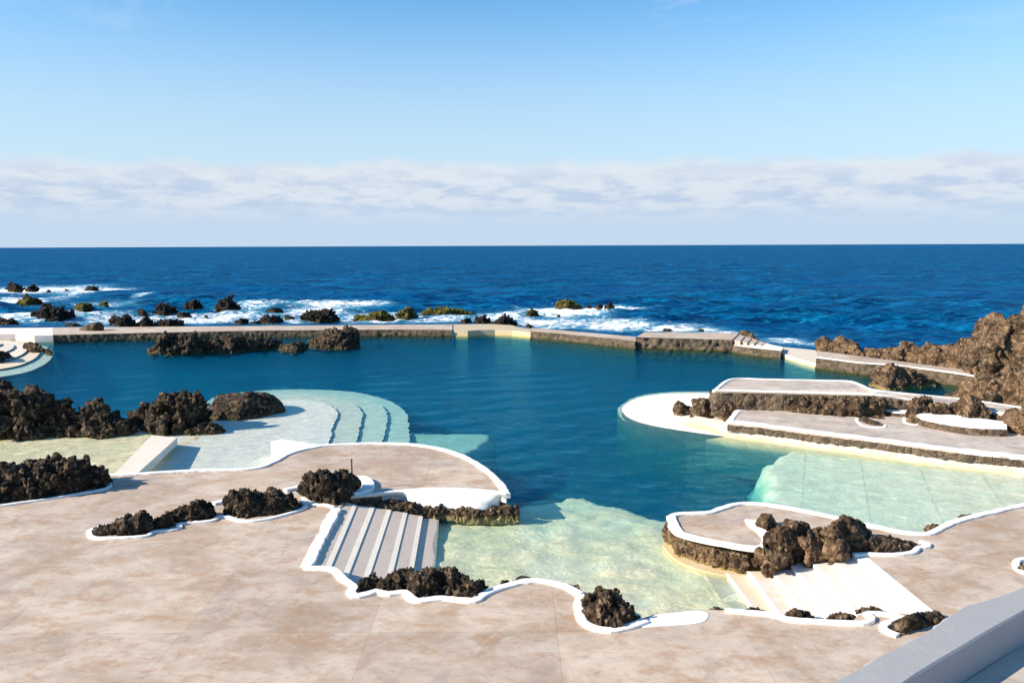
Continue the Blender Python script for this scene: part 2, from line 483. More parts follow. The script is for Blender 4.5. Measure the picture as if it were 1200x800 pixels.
def rock(label, top, base, z0=1.0, n=None, depth=None, mat='lava_black', seed=1, amp=.16, name='lava_rock',
         group='lava rocks', cat='rock', px=1.3, z_of=None, bubble=1.0, hmin=.12, facet=None):
    u0, u1 = base[0][0], base[-1][0]
    rng = random.Random(seed*131+5)
    mid = P((u0+u1)/2, interp(base, (u0+u1)/2), z0)
    sc = px_per_m(mid)
    wm = (u1-u0)/sc
    hm = max(interp(base, u)-interp(top, u) for u in np.linspace(u0, u1, 9))/sc
    if depth is None: depth = min(max(.55*hm+.25*min(wm, 3*hm), .2), 2.6)
    if n is None: n = max(2, int(round(wm/max(hm*.75, .25))))
    hs = []; bm = bmesh.new()
    K = max(7, min(60, n*5)); NA = 16
    rings = []; lumps = []
    sec = []
    for i in range(K):
        f = i/(K-1); u = u0+f*(u1-u0)
        vt, vb = interp(top, u), interp(base, u)
        zz = z0 if z_of is None else z_of(u)
        pb = P(u, vb, zz); fw = Vector((pb.x, pb.y, 0)).normalized()
        e = min(f, 1-f)*2
        d = depth*(.50+.50*min(1, e*2.2))*(1+.22*math.sin(seed*3.1+f*n*2.6)+.12*math.sin(seed+f*n*6.1))
        for _ in range(6):
            c = pb+fw*d*.5
            h = z_at(u, vt, math.hypot(c.x, c.y))-zz
            if h > max(hmin, .22*d): break
            d *= .78
        h = max(h, hmin*.8); hs.append(h)
        sec.append((pb, fw, d, h, zz))
        ring = []
        lean = .12*math.sin(seed*1.7+f*n*3.3)
        for k in range(NA):
            a = 2*math.pi*k/NA
            ca, sa = math.cos(a), math.sin(a)
            y = .5*d*math.copysign(abs(ca)**.75, ca); z = math.copysign(abs(sa)**.75, sa)
            z = z*h*.93 if z > 0 else z*min(h*.4, .4)
            q = pb+fw*(d*.5+y+lean*max(z, 0))
            ring.append(bm.verts.new((q.x, q.y, zz+z)))
        rings.append(ring)
    for i in range(K-1):
        for k in range(NA):
            bm.faces.new((rings[i][k], rings[i][(k+1) % NA], rings[i+1][(k+1) % NA], rings[i+1][k]))
    bm.faces.new(rings[0]); bm.faces.new(rings[-1][::-1])
    bmesh.ops.recalc_face_normals(bm, faces=bm.faces)
    hav = sum(hs)/len(hs)
    for q in range(n*5):
        f = rng.uniform(.02, .98); pb, fw, d, h, zz = sec[int(f*(K-1))]
        a = rng.uniform(.15, 2.9)
        y = .5*d*-math.cos(a)*.85; z = math.sin(a)*h*rng.uniform(.55, .84)
        r = rng.uniform(.16, .38)*min(h, hav*1.2, d*1.3)
        lumps.append((pb+fw*(d*.5+y)+Vector((0, 0, z)), (r*rng.uniform(.8, 1.5), r*rng.uniform(.7, 1.1), r*rng.uniform(.7, 1.2)), rng.uniform(0, 3.1)))
    for c, r, rot in lumps:
        res = bmesh.ops.create_icosphere(bm, subdivisions=2, radius=1)
        cr, sr = math.cos(rot), math.sin(rot)
        for v in res['verts']:
            x, y, z = v.co.x*r[0], v.co.y*r[1], v.co.z*r[2]
            v.co = (c.x+x*cr-y*sr, c.y+x*sr+y*cr, c.z+z)
    me = bpy.data.meshes.new('tmp'); bm.to_mesh(me); bm.free()
    ob = bpy.data.objects.new('tmp', me); C.objects.link(ob)
    md = ob.modifiers.new('r', 'REMESH'); md.mode = 'VOXEL'; md.voxel_size = max(px/sc, .022)
    dg = bpy.context.evaluated_depsgraph_get()
    out = bpy.data.meshes.new_from_object(ob.evaluated_get(dg))
    bpy.data.objects.remove(ob); bpy.data.meshes.remove(me)
    nv = len(out.vertices)
    co = np.empty(nv*3); out.vertices.foreach_get('co', co); co = co.reshape(-1, 3)
    no = np.empty(nv*3); out.vertex_normals.foreach_get('vector', no); no = no.reshape(-1, 3)
    size = max(min(hav*1.1, wm*.6), .15)
    pw = co.copy()+fbm(co/size, 2, seed)[:, None]*size*.25
    f1, f2 = worley(pw/(size*.42), seed)
    g1, g2 = worley(pw/(size*.17)+5.5, seed+3)
    d = 1.4*amp*size*(.9*fbm(co/(size*.8), 3, seed+1) + bubble*(.62*np.minimum(f2-f1, .6)*1.6-.32) + bubble*.36*(.5-g1)
                  + .30*fbm(co/(size*.12), 3, seed+2))
    fac = (1.15 if bubble < .9 else .85) if facet is None else facet
    pq = co*np.array([1, 1, .62])+fbm(co/(size*.3), 2, seed+21)[:, None]*size*.06
    a1, a2, ia = worley(pq/(size*.52), seed+41, True)
    c1, c2, ib = worley(pq/(size*.17), seed+43, True)
    d += 1.4*amp*size*fac*((ia-.5)*1.1+(ib-.5)*.55-.5*np.exp(-(a2-a1)*14)-.22*np.exp(-(c2-c1)*10))
    sk = co*np.array([1.15, 1.15, .6])
    rg = 1-2.2*np.abs(vnoise(sk/(size*.34)+3.7, seed+51)); rg2 = 1-2.2*np.abs(vnoise(sk/(size*.15)+8.1, seed+53))
    kr = .5 if bubble >= .9 else .3
    d += 1.4*amp*size*kr*(.62*(rg-.42)+.30*(rg2-.42))
    co = co+no*d[:, None]
    # vertical fluting typical of the weathered clinker
    co[:, 2] += .35*amp*size*vnoise(np.stack([co[:, 0]/(size*.22), co[:, 1]/(size*.22), co[:, 2]*.3/size], 1), seed+6)*np.clip((co[:, 2]-z0)/size, 0, 1)
    out.vertices.foreach_set('co', co.ravel()); out.update()
    out.polygons.foreach_set('use_smooth', [True]*len(out.polygons))
    out.materials.clear()
    o = link(name, out, mat)
    recenter(o, Vector((mid.x, mid.y, z0)))
    return tag(o, label, cat, group)

def bx(u0, u1, vt, vb):
    """profile for a simple boulder from its box in the photo"""
    w = u1-u0; h = vb-vt
    rng = random.Random(int(u0*7+vb*3)); k = rng.uniform(.3, .7)
    top = [(u0, vb-h*.45), (u0+w*.2, vt+h*rng.uniform(.05, .3)), (u0+w*k, vt), (u0+w*.82, vt+h*rng.uniform(.05, .35)), (u1, vb-h*.35)]
    base = [(u0, vb-h*.1), (u0+w*.5, vb), (u1, vb-h*.1)]
    return top, base
#=ROCKS=
# --- foreground rocks on the near deck
rock('large black lava rock at the left edge of the deck beside the plank bridge',
     [(-70, 548), (0, 549), (14, 542), (30, 544), (50, 537), (75, 536), (105, 538), (118, 543), (125, 552)],
     [(-70, 597), (0, 590), (60, 584), (100, 577), (125, 571)], 0.8, n=7, depth=2.2, seed=3)
rock('low black rock at the left tip of the kerbed row on the deck',
     [(111, 620), (125, 614), (140, 607), (152, 602), (172, 600), (183, 608)], [(111, 627), (140, 629), (165, 627), (183, 621)], 0.8, n=4, seed=5)
rock('smallest black rock wedged in the kerbed row on the deck', [(181, 607), (192, 599), (206, 607)], [(181, 620), (195, 619), (206, 616)], 0.8, n=2, seed=6)
rock('rounded black rock in the kerbed row, third from its left tip', [(199, 598), (212, 590), (232, 586), (248, 587), (255, 596)],
     [(199, 613), (225, 612), (240, 610), (255, 605)], 0.8, n=3, seed=8)
rock('broad black rock with two humps at the right of the kerbed row', [(264, 582), (272, 574), (292, 570), (306, 577), (322, 572), (340, 577), (354, 592)],
     [(264, 603), (285, 608), (320, 604), (340, 600), (354, 594)], 0.8, n=4, seed=9, depth=1.5)
rock('tall knobbly black rock at the head of the left stairs', [(358, 574), (362, 555), (376, 549), (392, 554), (408, 550), (417, 560), (420, 570)],
     [(358, 588), (375, 592), (400, 591), (413, 586), (420, 577)], 0.8, n=3, seed=11, mat='lava_black', depth=1.4)
rock('long wall of brown lava lumps under the white parapet of the rounded platform',
     [(408, 586.5), (430, 586), (460, 585), (500, 590), (540, 591), (575, 593), (592, 590), (609, 593)],
     [(408, 591), (440, 598), (480, 604), (520, 607), (560, 611), (609, 610)], 0.24, n=13, depth=.75, seed=12, name='rock_wall', cat='rock wall',
     mat='lava_brown', z_of=lambda u: float(np.interp(u, [408, 470, 520, 609], [.6, .25, .0, -.05])))
rock('spiky black rock ridge at the foot of the left stairs',
     [(419, 682), (432, 673), (446, 676), (462, 672), (480, 666), (492, 668), (505, 662), (516, 668), (531, 662), (538, 673), (556, 678), (573, 685)],
     [(419, 694), (440, 691), (475, 692), (486, 700), (520, 698), (556, 700), (573, 690)], 0.8, n=8, seed=14, depth=.9)
rock('isolated pointed brown boulder ringed by white kerb at the pool edge', [(684, 712), (690, 700), (704, 690), (716, 689), (727, 699), (738, 710), (750, 724)],
     [(684, 726), (703, 736), (728, 735), (750, 727)], 0.8, n=3, seed=16, mat='lava_brown', depth=1.0)
# --- rocks of the kerbed island and the right stairs
rock('small round brown boulder standing on the island paving', [(886, 606), (893, 600), (902, 603), (911, 612)], [(886, 618), (897, 622), (911, 618)], 0.8, n=2, seed=18, mat='lava_tan', bubble=.3, facet=.5)
rock('massive brown rock with a rounded left hump beside the right stairs', [(893, 632), (906, 613), (928, 608), (942, 613), (950, 621), (960, 632)],
     [(893, 668), (915, 665), (938, 659), (960, 656)], 0.48, n=3, seed=19, mat='lava_tan', depth=1.3, bubble=.28, facet=.5)
rock('craggy brown rock between the two high humps above the right stairs', [(945, 618), (957, 617), (968, 620), (975, 630), (985, 645)], [(945, 658), (965, 656), (985, 652)], 0.64, n=2, seed=20, mat='lava_tan', depth=1.2, bubble=.3, facet=.5)
rock('high brown rock with a knob on top above the right stairs', [(970, 616), (976, 604), (987, 602), (997, 608), (1012, 614), (1024, 626), (1032, 636)],
     [(970, 654), (1000, 649), (1032, 648)], 0.8, n=3, seed=21, mat='lava_tan', depth=1.4, bubble=.28, facet=.5)
rock('low tapering brown rock tail ending in a hooked white kerb', [(1018, 626), (1035, 628), (1055, 633), (1079, 637)], [(1018, 648), (1045, 647), (1065, 645), (1079, 640)], 0.8, n=4, seed=22, mat='lava_brown', facet=.6, bubble=.4, depth=.8)
rock('rugged brown rock face below the white front kerb of the island',
     [(780, 606), (787, 622), (799, 630), (829, 637), (864, 642.5), (900, 643)], [(782, 638), (795, 652), (830, 664), (868, 671), (900, 669)], 0.04, n=9, depth=1.1,
     seed=24, mat='lava_tan', facet=.6, bubble=.4, name='rock_wall', cat='rock wall')
rock('grey rock cluster in the kerb loop beside the grey parapet', [(1045, 731), (1056, 722), (1070, 716), (1082, 719), (1094, 716), (1106, 720)],
     [(1045, 741), (1060, 744), (1085, 736), (1106, 728)], 0.8, n=4, seed=25, mat='lava_brown', facet=.6, bubble=.4, depth=.7)
for lab, b, zz, mt in [
    ('low brown rock beside the third step of the right stairs', (918, 954, 712, 726), 0.44, 'lava_brown'),
    ('flat grey rubble beside the kerb notch of the right stairs', (966, 1010, 717, 728), 0.6, 'lava_brown'),
    ('thin brown rock strip against the upper steps of the right stairs', (1002, 1038, 710, 719), 0.68, 'lava_brown'),
    ('flat brown stone at the lowest step of the right stairs', (866, 898, 711, 719), 0.24, 'lava_brown'),
    ('pair of small brown stones at the waterline left of the right stairs', (826, 852, 710, 718), 0.08, 'lava_brown'),
    ('brown stone half hidden behind the arched white kerb', (601, 627, 674, 682), 0.44, 'lava_brown'),
    ('small dark stone left of the arched white kerb', (585, 600, 678, 688), 0.48, 'lava_brown'),
    ('dark pebble rock behind the right shoulder of the arched kerb', (664, 680, 684, 693), 0.4, 'lava_brown'),
    ('brown stone at the right pool edge where two kerbs meet', (1083, 1106, 612, 623), 0.48, 'lava_brown'),
    ('brown stone by the right pool edge nearer the picture border', (1120, 1142, 602, 609), 0.48, 'lava_brown'),
    ('small rock in a white kerb hook at the right picture edge', (1192, 1212, 658, 671), 0.8, 'lava_brown')]:
    tp, bs = bx(*b); rock(lab, tp, bs, zz, seed=int(b[0]), mat=mt, amp=.18, facet=1.0)
# --- left rocks between the basin and the big pool
rock('high black rock mass at the left picture edge beyond the basin', [(-90, 445), (-30, 440), (-8, 437), (2, 440), (7, 452), (20, 452), (41, 462), (44, 475)],
     [(-90, 520), (-30, 519), (20, 517), (44, 515)], -.1, n=5, seed=31, depth=2.5)
rock('dark lumpy rock in the middle of the left rock chain', [(36, 472), (48, 465), (62, 461), (70, 466), (83, 462), (91, 472), (97, 480)],
     [(36, 516), (60, 514), (97, 512)], -.1, n=3, seed=32, depth=2.4)
rock('lower black rock with a sloping right shoulder in the left chain', [(92, 476), (103, 470), (114, 471), (123, 480), (132, 482), (142, 486), (160, 490)],
     [(92, 512), (125, 513), (145, 512), (160, 508)], -.1, n=4, seed=33, depth=1.8)
rock('black rock cluster at the far end of the plank bridge', [(157, 482), (163, 471), (180, 468), (196, 467), (205, 460), (218, 459), (229, 467), (243, 475), (246, 484)],
     [(157, 503), (180, 510), (205, 510), (228, 509), (246, 500)], -.1, n=5, seed=34, depth=2.4)
rock('small black rocks trailing right of the bridge cluster', [(222, 500), (233, 494), (248, 493), (265, 502)], [(222, 512), (245, 511), (265, 509)], -.1, n=3, seed=35)
rock('smooth domed dark rock standing on the white underwater shelf', [(240, 484), (252, 470), (272, 460), (296, 457), (315, 459), (327, 468), (336, 480)],
     [(240, 490), (255, 494), (280, 494), (310, 490), (336, 484)], -.1, n=4, seed=36, depth=2.8, amp=.08, bubble=.3, facet=.5)
rock('dark rock at the left edge between fan steps and rock chain', [(-25, 408), (-5, 406), (8, 410), (15, 417)], [(-25, 426), (0, 425), (15, 420)], .1, n=3, seed=37)
rock('brown rock lying across the far left fan steps', [(28, 402), (36, 400), (45, 402), (51, 407)], [(28, 408), (40, 411), (51, 411)], .25, n=2, seed=38)
rock('small black rock at the tip of the far left fan steps', [(50, 409), (56, 407), (62, 412)], [(50, 412), (57, 415), (62, 415)], .05, n=2, seed=39)
# --- rocks rising in the far part of the pool
rock('black rock with stepped top at the left of the pool reef', [(173, 405), (180, 402), (188, 392), (200, 388), (212, 388), (222, 389), (232, 388), (241, 398)],
     [(173, 415), (195, 416), (220, 416), (241, 414)], -.1, n=5, seed=41, depth=2.4)
rock('low dark rocks in the middle of the pool reef', [(238, 398), (248, 398), (262, 393), (280, 391), (296, 394), (315, 396), (332, 400)],
     [(238, 414), (270, 414), (300, 411), (332, 408)], -.1, n=6, seed=42, depth=2.0)
rock('small flat dark rock before the highest reef rock', [(328, 403), (342, 399), (355, 400), (362, 404)], [(328, 411), (345, 413), (362, 410)], -.1, n=3, seed=43)
rock('highest rock of the pool reef with a jagged crest', [(363, 402), (371, 393), (381, 385), (390, 380), (399, 385), (410, 386), (420, 393), (425, 401)],
     [(363, 406), (380, 409), (405, 410), (425, 406)], -.1, n=4, seed=44, depth=2.6)
# --- rocks of the right terraces
rock('round grey boulder at the tip of the right terrace on the white shelf', [(789, 476), (796, 469), (803, 470), (809, 477)], [(789, 486), (799, 488), (809, 486)], 0, n=2, seed=51, mat='lava_brown', bubble=.5)
rock('jumbled grey boulders stacked against the upper terrace wall', [(808, 478), (816, 468), (826, 465), (834, 459), (843, 460), (852, 470)], [(808, 487), (825, 489), (852, 485)], 0.125, n=4, seed=52, mat='lava_brown', facet=.6, bubble=.4, depth=1.0)
rock('brown rock buttress at the foot of the upper terrace wall', [(848, 470), (856, 464), (870, 466), (885, 465), (905, 470)], [(848, 487), (868, 485), (905, 480)], 0.438, n=3, seed=53, mat='lava_tan', facet=.6, bubble=.4, depth=.8)
rock('row of grey brown lava lumps along the upper terrace wall', [(925, 467), (940, 462), (960, 465), (978, 465), (990, 463), (1003, 462), (1014, 460), (1028, 463), (1036, 472)],
     [(925, 483), (950, 485), (980, 487), (1010, 489), (1036, 488)], 0.688, n=8, seed=54, mat='lava_brown', facet=.6, bubble=.4, depth=.9)
rock('small dark stones in a white ring on the lower terrace', [(1007, 489), (1014, 487), (1024, 492), (1034, 496)], [(1007, 493), (1020, 498), (1034, 499)], 0.688, n=3, seed=55, mat='lava_brown', facet=.6, bubble=.4)
rock('tiny brown stone on the lower terrace behind the ringed stones', [(1022, 487), (1029, 485), (1037, 489)], [(1022, 490), (1030, 491), (1037, 491)], 0.688, n=2, seed=56, mat='lava_brown', facet=.6, bubble=.4)
rock('small brown stone in a white loop before the planting bed', [(1062, 490), (1070, 488), (1076, 491)], [(1062, 494), (1069, 496), (1076, 496)], 0.688, n=2, seed=57, mat='lava_tan', facet=.6, bubble=.4)
rock('dark brown boulder at the left end of the white planting bed', [(1062, 473), (1070, 465), (1080, 460), (1088, 464), (1091, 474)], [(1062, 484), (1075, 487), (1091, 482)], 1, n=3, seed=58, mat='lava_brown', facet=.6, bubble=.4, depth=1.3)
rock('low brown stones right of the dark boulder on the upper terrace', [(1090, 474), (1097, 469), (1105, 470), (1112, 477)], [(1090, 482), (1102, 482), (1112, 482)], 1.25, n=3, seed=59, mat='lava_tan', facet=.6, bubble=.4)
rock('pyramid shaped tan boulder behind the white planting bed', [(1114, 478), (1122, 464), (1133, 458), (1142, 463), (1152, 474), (1160, 486)], [(1114, 484), (1138, 491), (1160, 492)], 1, n=3, seed=60, mat='lava_tan', depth=1.6, bubble=.3, facet=.5)
rock('tan boulder at the right picture edge closing the planting bed', [(1174, 486), (1184, 477), (1200, 474), (1230, 478)], [(1174, 503), (1195, 511), (1230, 514)], 0.688, n=3, seed=61, mat='lava_tan', depth=1.8, bubble=.3, facet=.5)
rock('hunched brown rock in the small inlet before the right walkway', [(1020, 448), (1026, 431), (1036, 424), (1048, 424), (1062, 430), (1075, 435), (1088, 443), (1098, 451)],
     [(1020, 452), (1040, 459), (1065, 456), (1098, 454)], -.1, n=5, seed=62, mat='lava_tan', depth=2.6, bubble=.3, facet=.5)
rock('low sunlit rock with two peaks at the head of the right walkway', [(957, 395), (965, 393), (975, 400), (985, 390), (994, 397), (1003, 398), (1012, 412)],
     [(957, 411), (985, 414), (1012, 418)], 0.5, n=5, seed=63, mat='lava_tan', facet=.6, bubble=.4, depth=2.2, amp=.14)
rock('long craggy brown ridge behind the right walkway', [(1014, 410), (1035, 408), (1050, 406), (1060, 399), (1068, 404), (1080, 406), (1095, 402), (1110, 402), (1125, 399), (1135, 394), (1148, 395)],
     [(1014, 418), (1060, 424), (1100, 429), (1148, 436)], 0.5, n=11, seed=64, mat='lava_tan', facet=.6, bubble=.4, depth=3.0, amp=.14)
rock('towering brown headland rock at the right picture edge', [(1132, 398), (1141, 376), (1150, 368), (1163, 367), (1180, 370), (1200, 371), (1240, 362), (1300, 352)],
     [(1132, 438), (1155, 444), (1180, 448), (1240, 455), (1300, 462)], 0.75, n=6, seed=65, mat='lava_tan', facet=.6, bubble=.4, depth=5.5, amp=.12)
rock('broad brown rock apron sloping from the headland to the terrace', [(1106, 466), (1122, 456), (1135, 443), (1150, 435), (1175, 428), (1200, 424), (1250, 425)],
     [(1106, 470), (1130, 475), (1160, 479), (1200, 483), (1250, 488)], 0.75, n=6, seed=66, mat='lava_tan', facet=.6, bubble=.4, depth=3.4, amp=.12)
# --- rocks in the surf
SURF = [
 ('flat brown rock at the far left of the outer white breaker', (8, 29, 331, 341), 'lava_surf'),
 ('low brown rock beside the flat one in the outer white breaker', (30, 47, 333, 342), 'lava_surf'),
 ('speck of dark rock in the middle of the outer breaker', (54, 61, 338.5, 343), 'lava_surf'),
 ('second speck of dark rock in the outer breaker', (74, 82, 337.5, 341.5), 'lava_surf'),
 ('slanting brown slab where the outer breaker peaks', (99, 117, 333.5, 342), 'lava_surf'),
 ('pointed rock with a green top in the left surf', (22, 49, 345, 361), 'lava_green'),
 ('low dark reef at the left picture edge in the surf', (-6, 19, 357.5, 363), 'lava_surf'),
 ('largest black rock in the left surf, steep on its left side', (40, 95, 356, 379), 'lava_surf'),
 ('squat green topped rock right of the largest surf rock', (87, 108, 352, 364), 'lava_green'),
 ('small brown green stub in the surf left of centre', (116, 128, 352, 361.5), 'lava_green'),
 ('black boulder touching the sea wall left of the double rock', (128, 157, 368, 383), 'lava_surf'),
 ('small leaning rock left of the wide flat surf rock', (162, 174, 361, 370), 'lava_surf'),
 ('wide flat topped black rock in the surf', (178, 210, 354, 369.5), 'lava_surf'),
 ('low black rock in front of the wide flat surf rock', (207, 224, 364, 372.5), 'lava_surf'),
 ('dark rock with a pointed crest behind the flat surf rock', (215, 239, 351, 362.5), 'lava_surf'),
 ('steep two peaked black rock standing alone in the surf', (255, 280, 344, 365.5), 'lava_surf'),
 ('jagged dark rock just behind the sea wall', (160, 181, 371, 383), 'lava_surf'),
 ('long low black rock just behind the sea wall', (181, 216, 372, 383), 'lava_surf'),
 ('thin dark reef against the sea wall left of the smooth boulder', (75, 97, 377.5, 383), 'lava_surf'),
 ('low dark rock at the left picture edge behind the sea wall', (-4, 22, 372, 381), 'lava_surf'),
 ('rounded black rock behind the sea wall right of the lone peaks', (275, 291, 371.5, 381.5), 'lava_surf'),
 ('small black rock squeezed between two rounded surf rocks', (293, 306, 374.5, 381), 'lava_surf'),
 ('dark nub in the foam below the pointed crest rock', (238, 245, 368, 372), 'lava_surf'),
 ('low dark rock behind the stacked surf rocks', (311, 332, 359, 367), 'lava_surf'),
 ('black rock stacked against the sea wall left of the crown rock', (303, 333, 367.5, 380.5), 'lava_surf'),
 ('flat dark rock reaching toward the crown rock', (332, 346, 369, 374.5), 'lava_surf'),
 ('crown shaped black rock with spiky top in the surf', (352, 398, 360, 377.5), 'lava_surf'),
 ('long dark green ridge in the surf at picture centre', (415, 465, 364, 375.5), 'lava_green'),
 ('yellow green hump at the right end of the dark ridge', (465, 490, 361, 373.5), 'lava_green'),
 ('long low yellow green reef farthest right of the ridges', (493, 556, 359, 369.5), 'lava_green'),
 ('small black mound behind the cream section of the sea wall', (537, 553, 372, 379.5), 'lava_surf'),
 ('black rock between the mound and the dark block', (555, 576, 369, 379.5), 'lava_surf'),
 ('dark block of rock against the sea wall bend', (574, 608, 368, 384), 'lava_surf'),
 ('tiny black rock right of the dark block at the wall bend', (615, 625, 378.5, 384.5), 'lava_surf'),
 ('small greenish rock in the central white foam', (616, 632, 362, 371.5), 'lava_green'),
 ('row of brown knobs at the head of the central foam', (650, 680, 351, 361.5), 'lava_green'),
 ('low brown stub right of the row of knobs', (684, 694, 356, 361.5), 'lava_surf'),
 ('round brown stub at the middle of the foam head', (697, 707, 355, 361.5), 'lava_surf'),
 ('rightmost brown stub at the head of the central foam', (709, 719, 353.5, 361.5), 'lava_surf'),
 ('speck of rock inside the central white foam', (651, 657, 368, 371.5), 'lava_surf'),
 ('low black rock in foam behind the raised sea wall', (776, 789, 383, 389), 'lava_surf'),
 ('greenish rock behind the raised sea wall near its steps', (815, 827, 384.5, 389.5), 'lava_green'),
]
for i, (lab, b, mt) in enumerate(SURF):
    tp, bs = bx(*b); rock(lab, tp, bs, -.55, seed=200+i, mat=mt, group='rocks in the surf', px=1.2, amp=.27, hmin=.3)
rock('smooth brown boulder lying on the sea wall walkway', [(93, 385), (103, 380), (112, 376.5), (119, 376.5), (122, 381)], [(93, 387), (108, 388), (122, 387)], .72, n=2, seed=71, mat='lava_brown', bubble=.3, amp=.06)
rock('sloping dark rock wedge behind the steps of the raised sea wall', [(863, 390), (870, 384.5), (878, 387), (886, 395), (894, 402)], [(863, 398), (878, 402), (894, 405)], -.2, n=4, seed=72, mat='lava_brown', facet=.6, bubble=.4, depth=1.6)
#=ROCKS_END=

# ------------------------------------------------------------------ deck
DECK_EDGE = [(-400, 588), (-120, 578), (-30, 566), (60, 560), (125, 557.5), (160, 556), (200, 553.5), (240, 551.5), (300, 549), (320, 542), (340, 531.5), (360, 526), (380, 522.5),
    (405, 521), (430, 520), (455, 520), (480, 521), (500, 523.5), (520, 527.5), (537, 533), (550, 539), (564, 547.5), (575, 556), (584, 565), (590, 573), (593, 578)]
DECK_FRONT = [(582, 576.5), (560, 574), (545, 573.5), (525, 573), (507, 573), (490, 574), (475, 575), (450, 578), (430, 582), (410, 585)]
STAIR_L = [(398, 595), (364, 664.5), (388, 665.5), (414, 688), (421, 690)]
COVE = [(450, 687), (520, 691), (573, 690), (585, 685), (597, 681.5), (617, 678), (636, 678.5), (662, 684), (684, 692), (700, 712), (745, 726), (752, 724), (765, 720), (790, 716), (822, 714), (850, 714.5)]
STAIR_R = [(905, 720), (945, 725), (1000, 726.5), (1006, 720), (1040, 718.5), (1097, 719), (1013, 651), (1000, 648), (960, 640), (930, 640)]
ISLAND = [(895, 641), (862, 638.5), (828, 632), (797, 625), (788, 615), (785, 607), (793, 603.5), (832, 601), (843, 597.5), (850, 595), (862, 591.5), (885, 590.5), (920, 595), (970, 605),
    (1020, 616.5), (1060, 624.5), (1087, 626), (1103, 619), (1118, 612), (1145, 605), (1175, 598), (1203, 591.5), (1300, 570), (1480, 545)]
DZ = .8
poly = px_poly(DECK_EDGE+DECK_FRONT+STAIR_L+COVE+STAIR_R+ISLAND, DZ)
poly += [Vector((38, 12, 1)), Vector((38, -22, 1)), Vector((-40, -22, 1)), Vector((-40, 20, 1))]
o = link('deck', prism(poly, -5, DZ), 'deck'); o.data.materials.append(M['lava_tan'])
o.data.polygons.foreach_set('material_index', [0 if abs(p.normal.z) > .5 else 1 for p in o.data.polygons])
tag(o, kind='structure')

# kerbs
W = DZ
kerb('white kerb line along the front of the large left rock', [(-90, 602), (0, 593), (50, 586), (100, 578), (122, 574), (128, 571), (127, 563)], W, .16, .06, seed=1)
kerb('long white rim around the rounded platform above the deep pool', DECK_EDGE[3:-1]+[(594, 580)], W+.002, .26, .06, seed=2)
kerb('wavy white kerb winding along the front of the black rock row',
     [(122, 617), (108, 621), (105, 626), (112, 631), (140, 631), (174, 628), (180, 624), (200, 622), (211, 619), (209, 615), (230, 612.5), (250, 610.5), (257, 606), (264, 606), (282, 611), (302, 610.5), (337, 603), (354, 597), (359, 593), (353, 588)],
     W, .16, .06, seed=3)
kerb('short white kerb behind the black rock row left of the tall rock', [(250, 591), (262, 588), (274, 584)], W, .3, .08, seed=4)
kerb('short white kerb joining the two humped rock to the tall rock', [(334, 575.5), (346, 573), (360, 570)], W, .34, .10, seed=5)
kerb('thin white kerb in front of the tall knobbly rock', [(355, 584), (361, 588), (371, 592), (380, 592), (392, 595)], W, .15, .06, seed=6)
kerb('white collar curving round the right side of the tall rock', [(408, 566), (420, 563), (429, 566), (432, 572), (426, 578), (412, 582)], W, .5, .16, seed=7)
o = kerb('broad white kerb down the left side of the left stairs', [(394, 596.5), (377, 630), (359, 665)], W, .36, .06, seed=8)
kerb('white kerb zigzagging from the left stairs round the spiky ridge to the arched pool edge',
     [(357, 666), (372, 666.5), (388, 667.5), (402, 679), (415, 690), (411, 694), (416, 699), (432, 696.5), (441, 693.5), (451, 697), (474, 695), (480, 701), (488, 704.5), (517, 702), (554, 704.5), (567, 697), (577, 692.5), (597, 686), (617, 682), (636, 682), (661, 687.5), (680, 697)],
     W, .25, .06, seed=9)
kerb('white kerb looping round the isolated pointed boulder', [(684, 698), (679, 707), (679, 717), (687, 732), (708, 739), (735, 736), (757, 728)], W, .25, .06, seed=10)
kerb('white kerb along the lower edge of the right stairs', [(850, 717), (880, 719), (912, 723), (921, 726.5), (960, 729.5), (996, 731.5), (1015, 731), (1022, 725.5), (1014, 720.5), (1040, 721.5), (1062, 727)], W, .17, .08, seed=11)
kerb('hooked white kerb around the grey rock cluster by the parapet', [(1050, 729), (1038, 733), (1036, 739), (1052, 746)], W, .2, .07, seed=12)
kerb('thick white kerb along the front of the island paving', [(786.5, 606), (790, 616), (799, 626), (829, 633.5), (864, 640), (890, 642.5), (899, 638), (898, 629), (890, 621), (881, 614), (880, 610)], W+.003, .34, .05, seed=13, skirt=-.04)
kerb('long white rim along the pool side of the island and right deck', ISLAND[5:], W+.001, .24, .06, seed=14)
kerb('white kerb hooking round the rock tail above the right stairs', [(1000, 651), (1020, 650.5), (1052, 651), (1070, 648), (1077, 642.5), (1086, 641.5), (1087, 638), (1078, 635)], W+.004, .16, .07, seed=15)
kerb('white kerb hook at the right picture edge', [(1205, 655), (1192, 658), (1191, 664), (1198, 671), (1210, 674)], W, .18, .07, seed=16)
# white patch of paint by the boulder, a thin coat on a low ramp
pp = px_poly([(752, 734), (762, 722), (790, 717.5), (822, 715.5), (830, 719), (829, 724), (822, 729), (780, 733)], DZ+.004)
tag(link('painted_ramp', prism(smooth_path(pp, .1, True), .7, DZ+.012), 'white'), 'flat white painted patch of pool edge between the boulder and the right stairs', 'ramp')
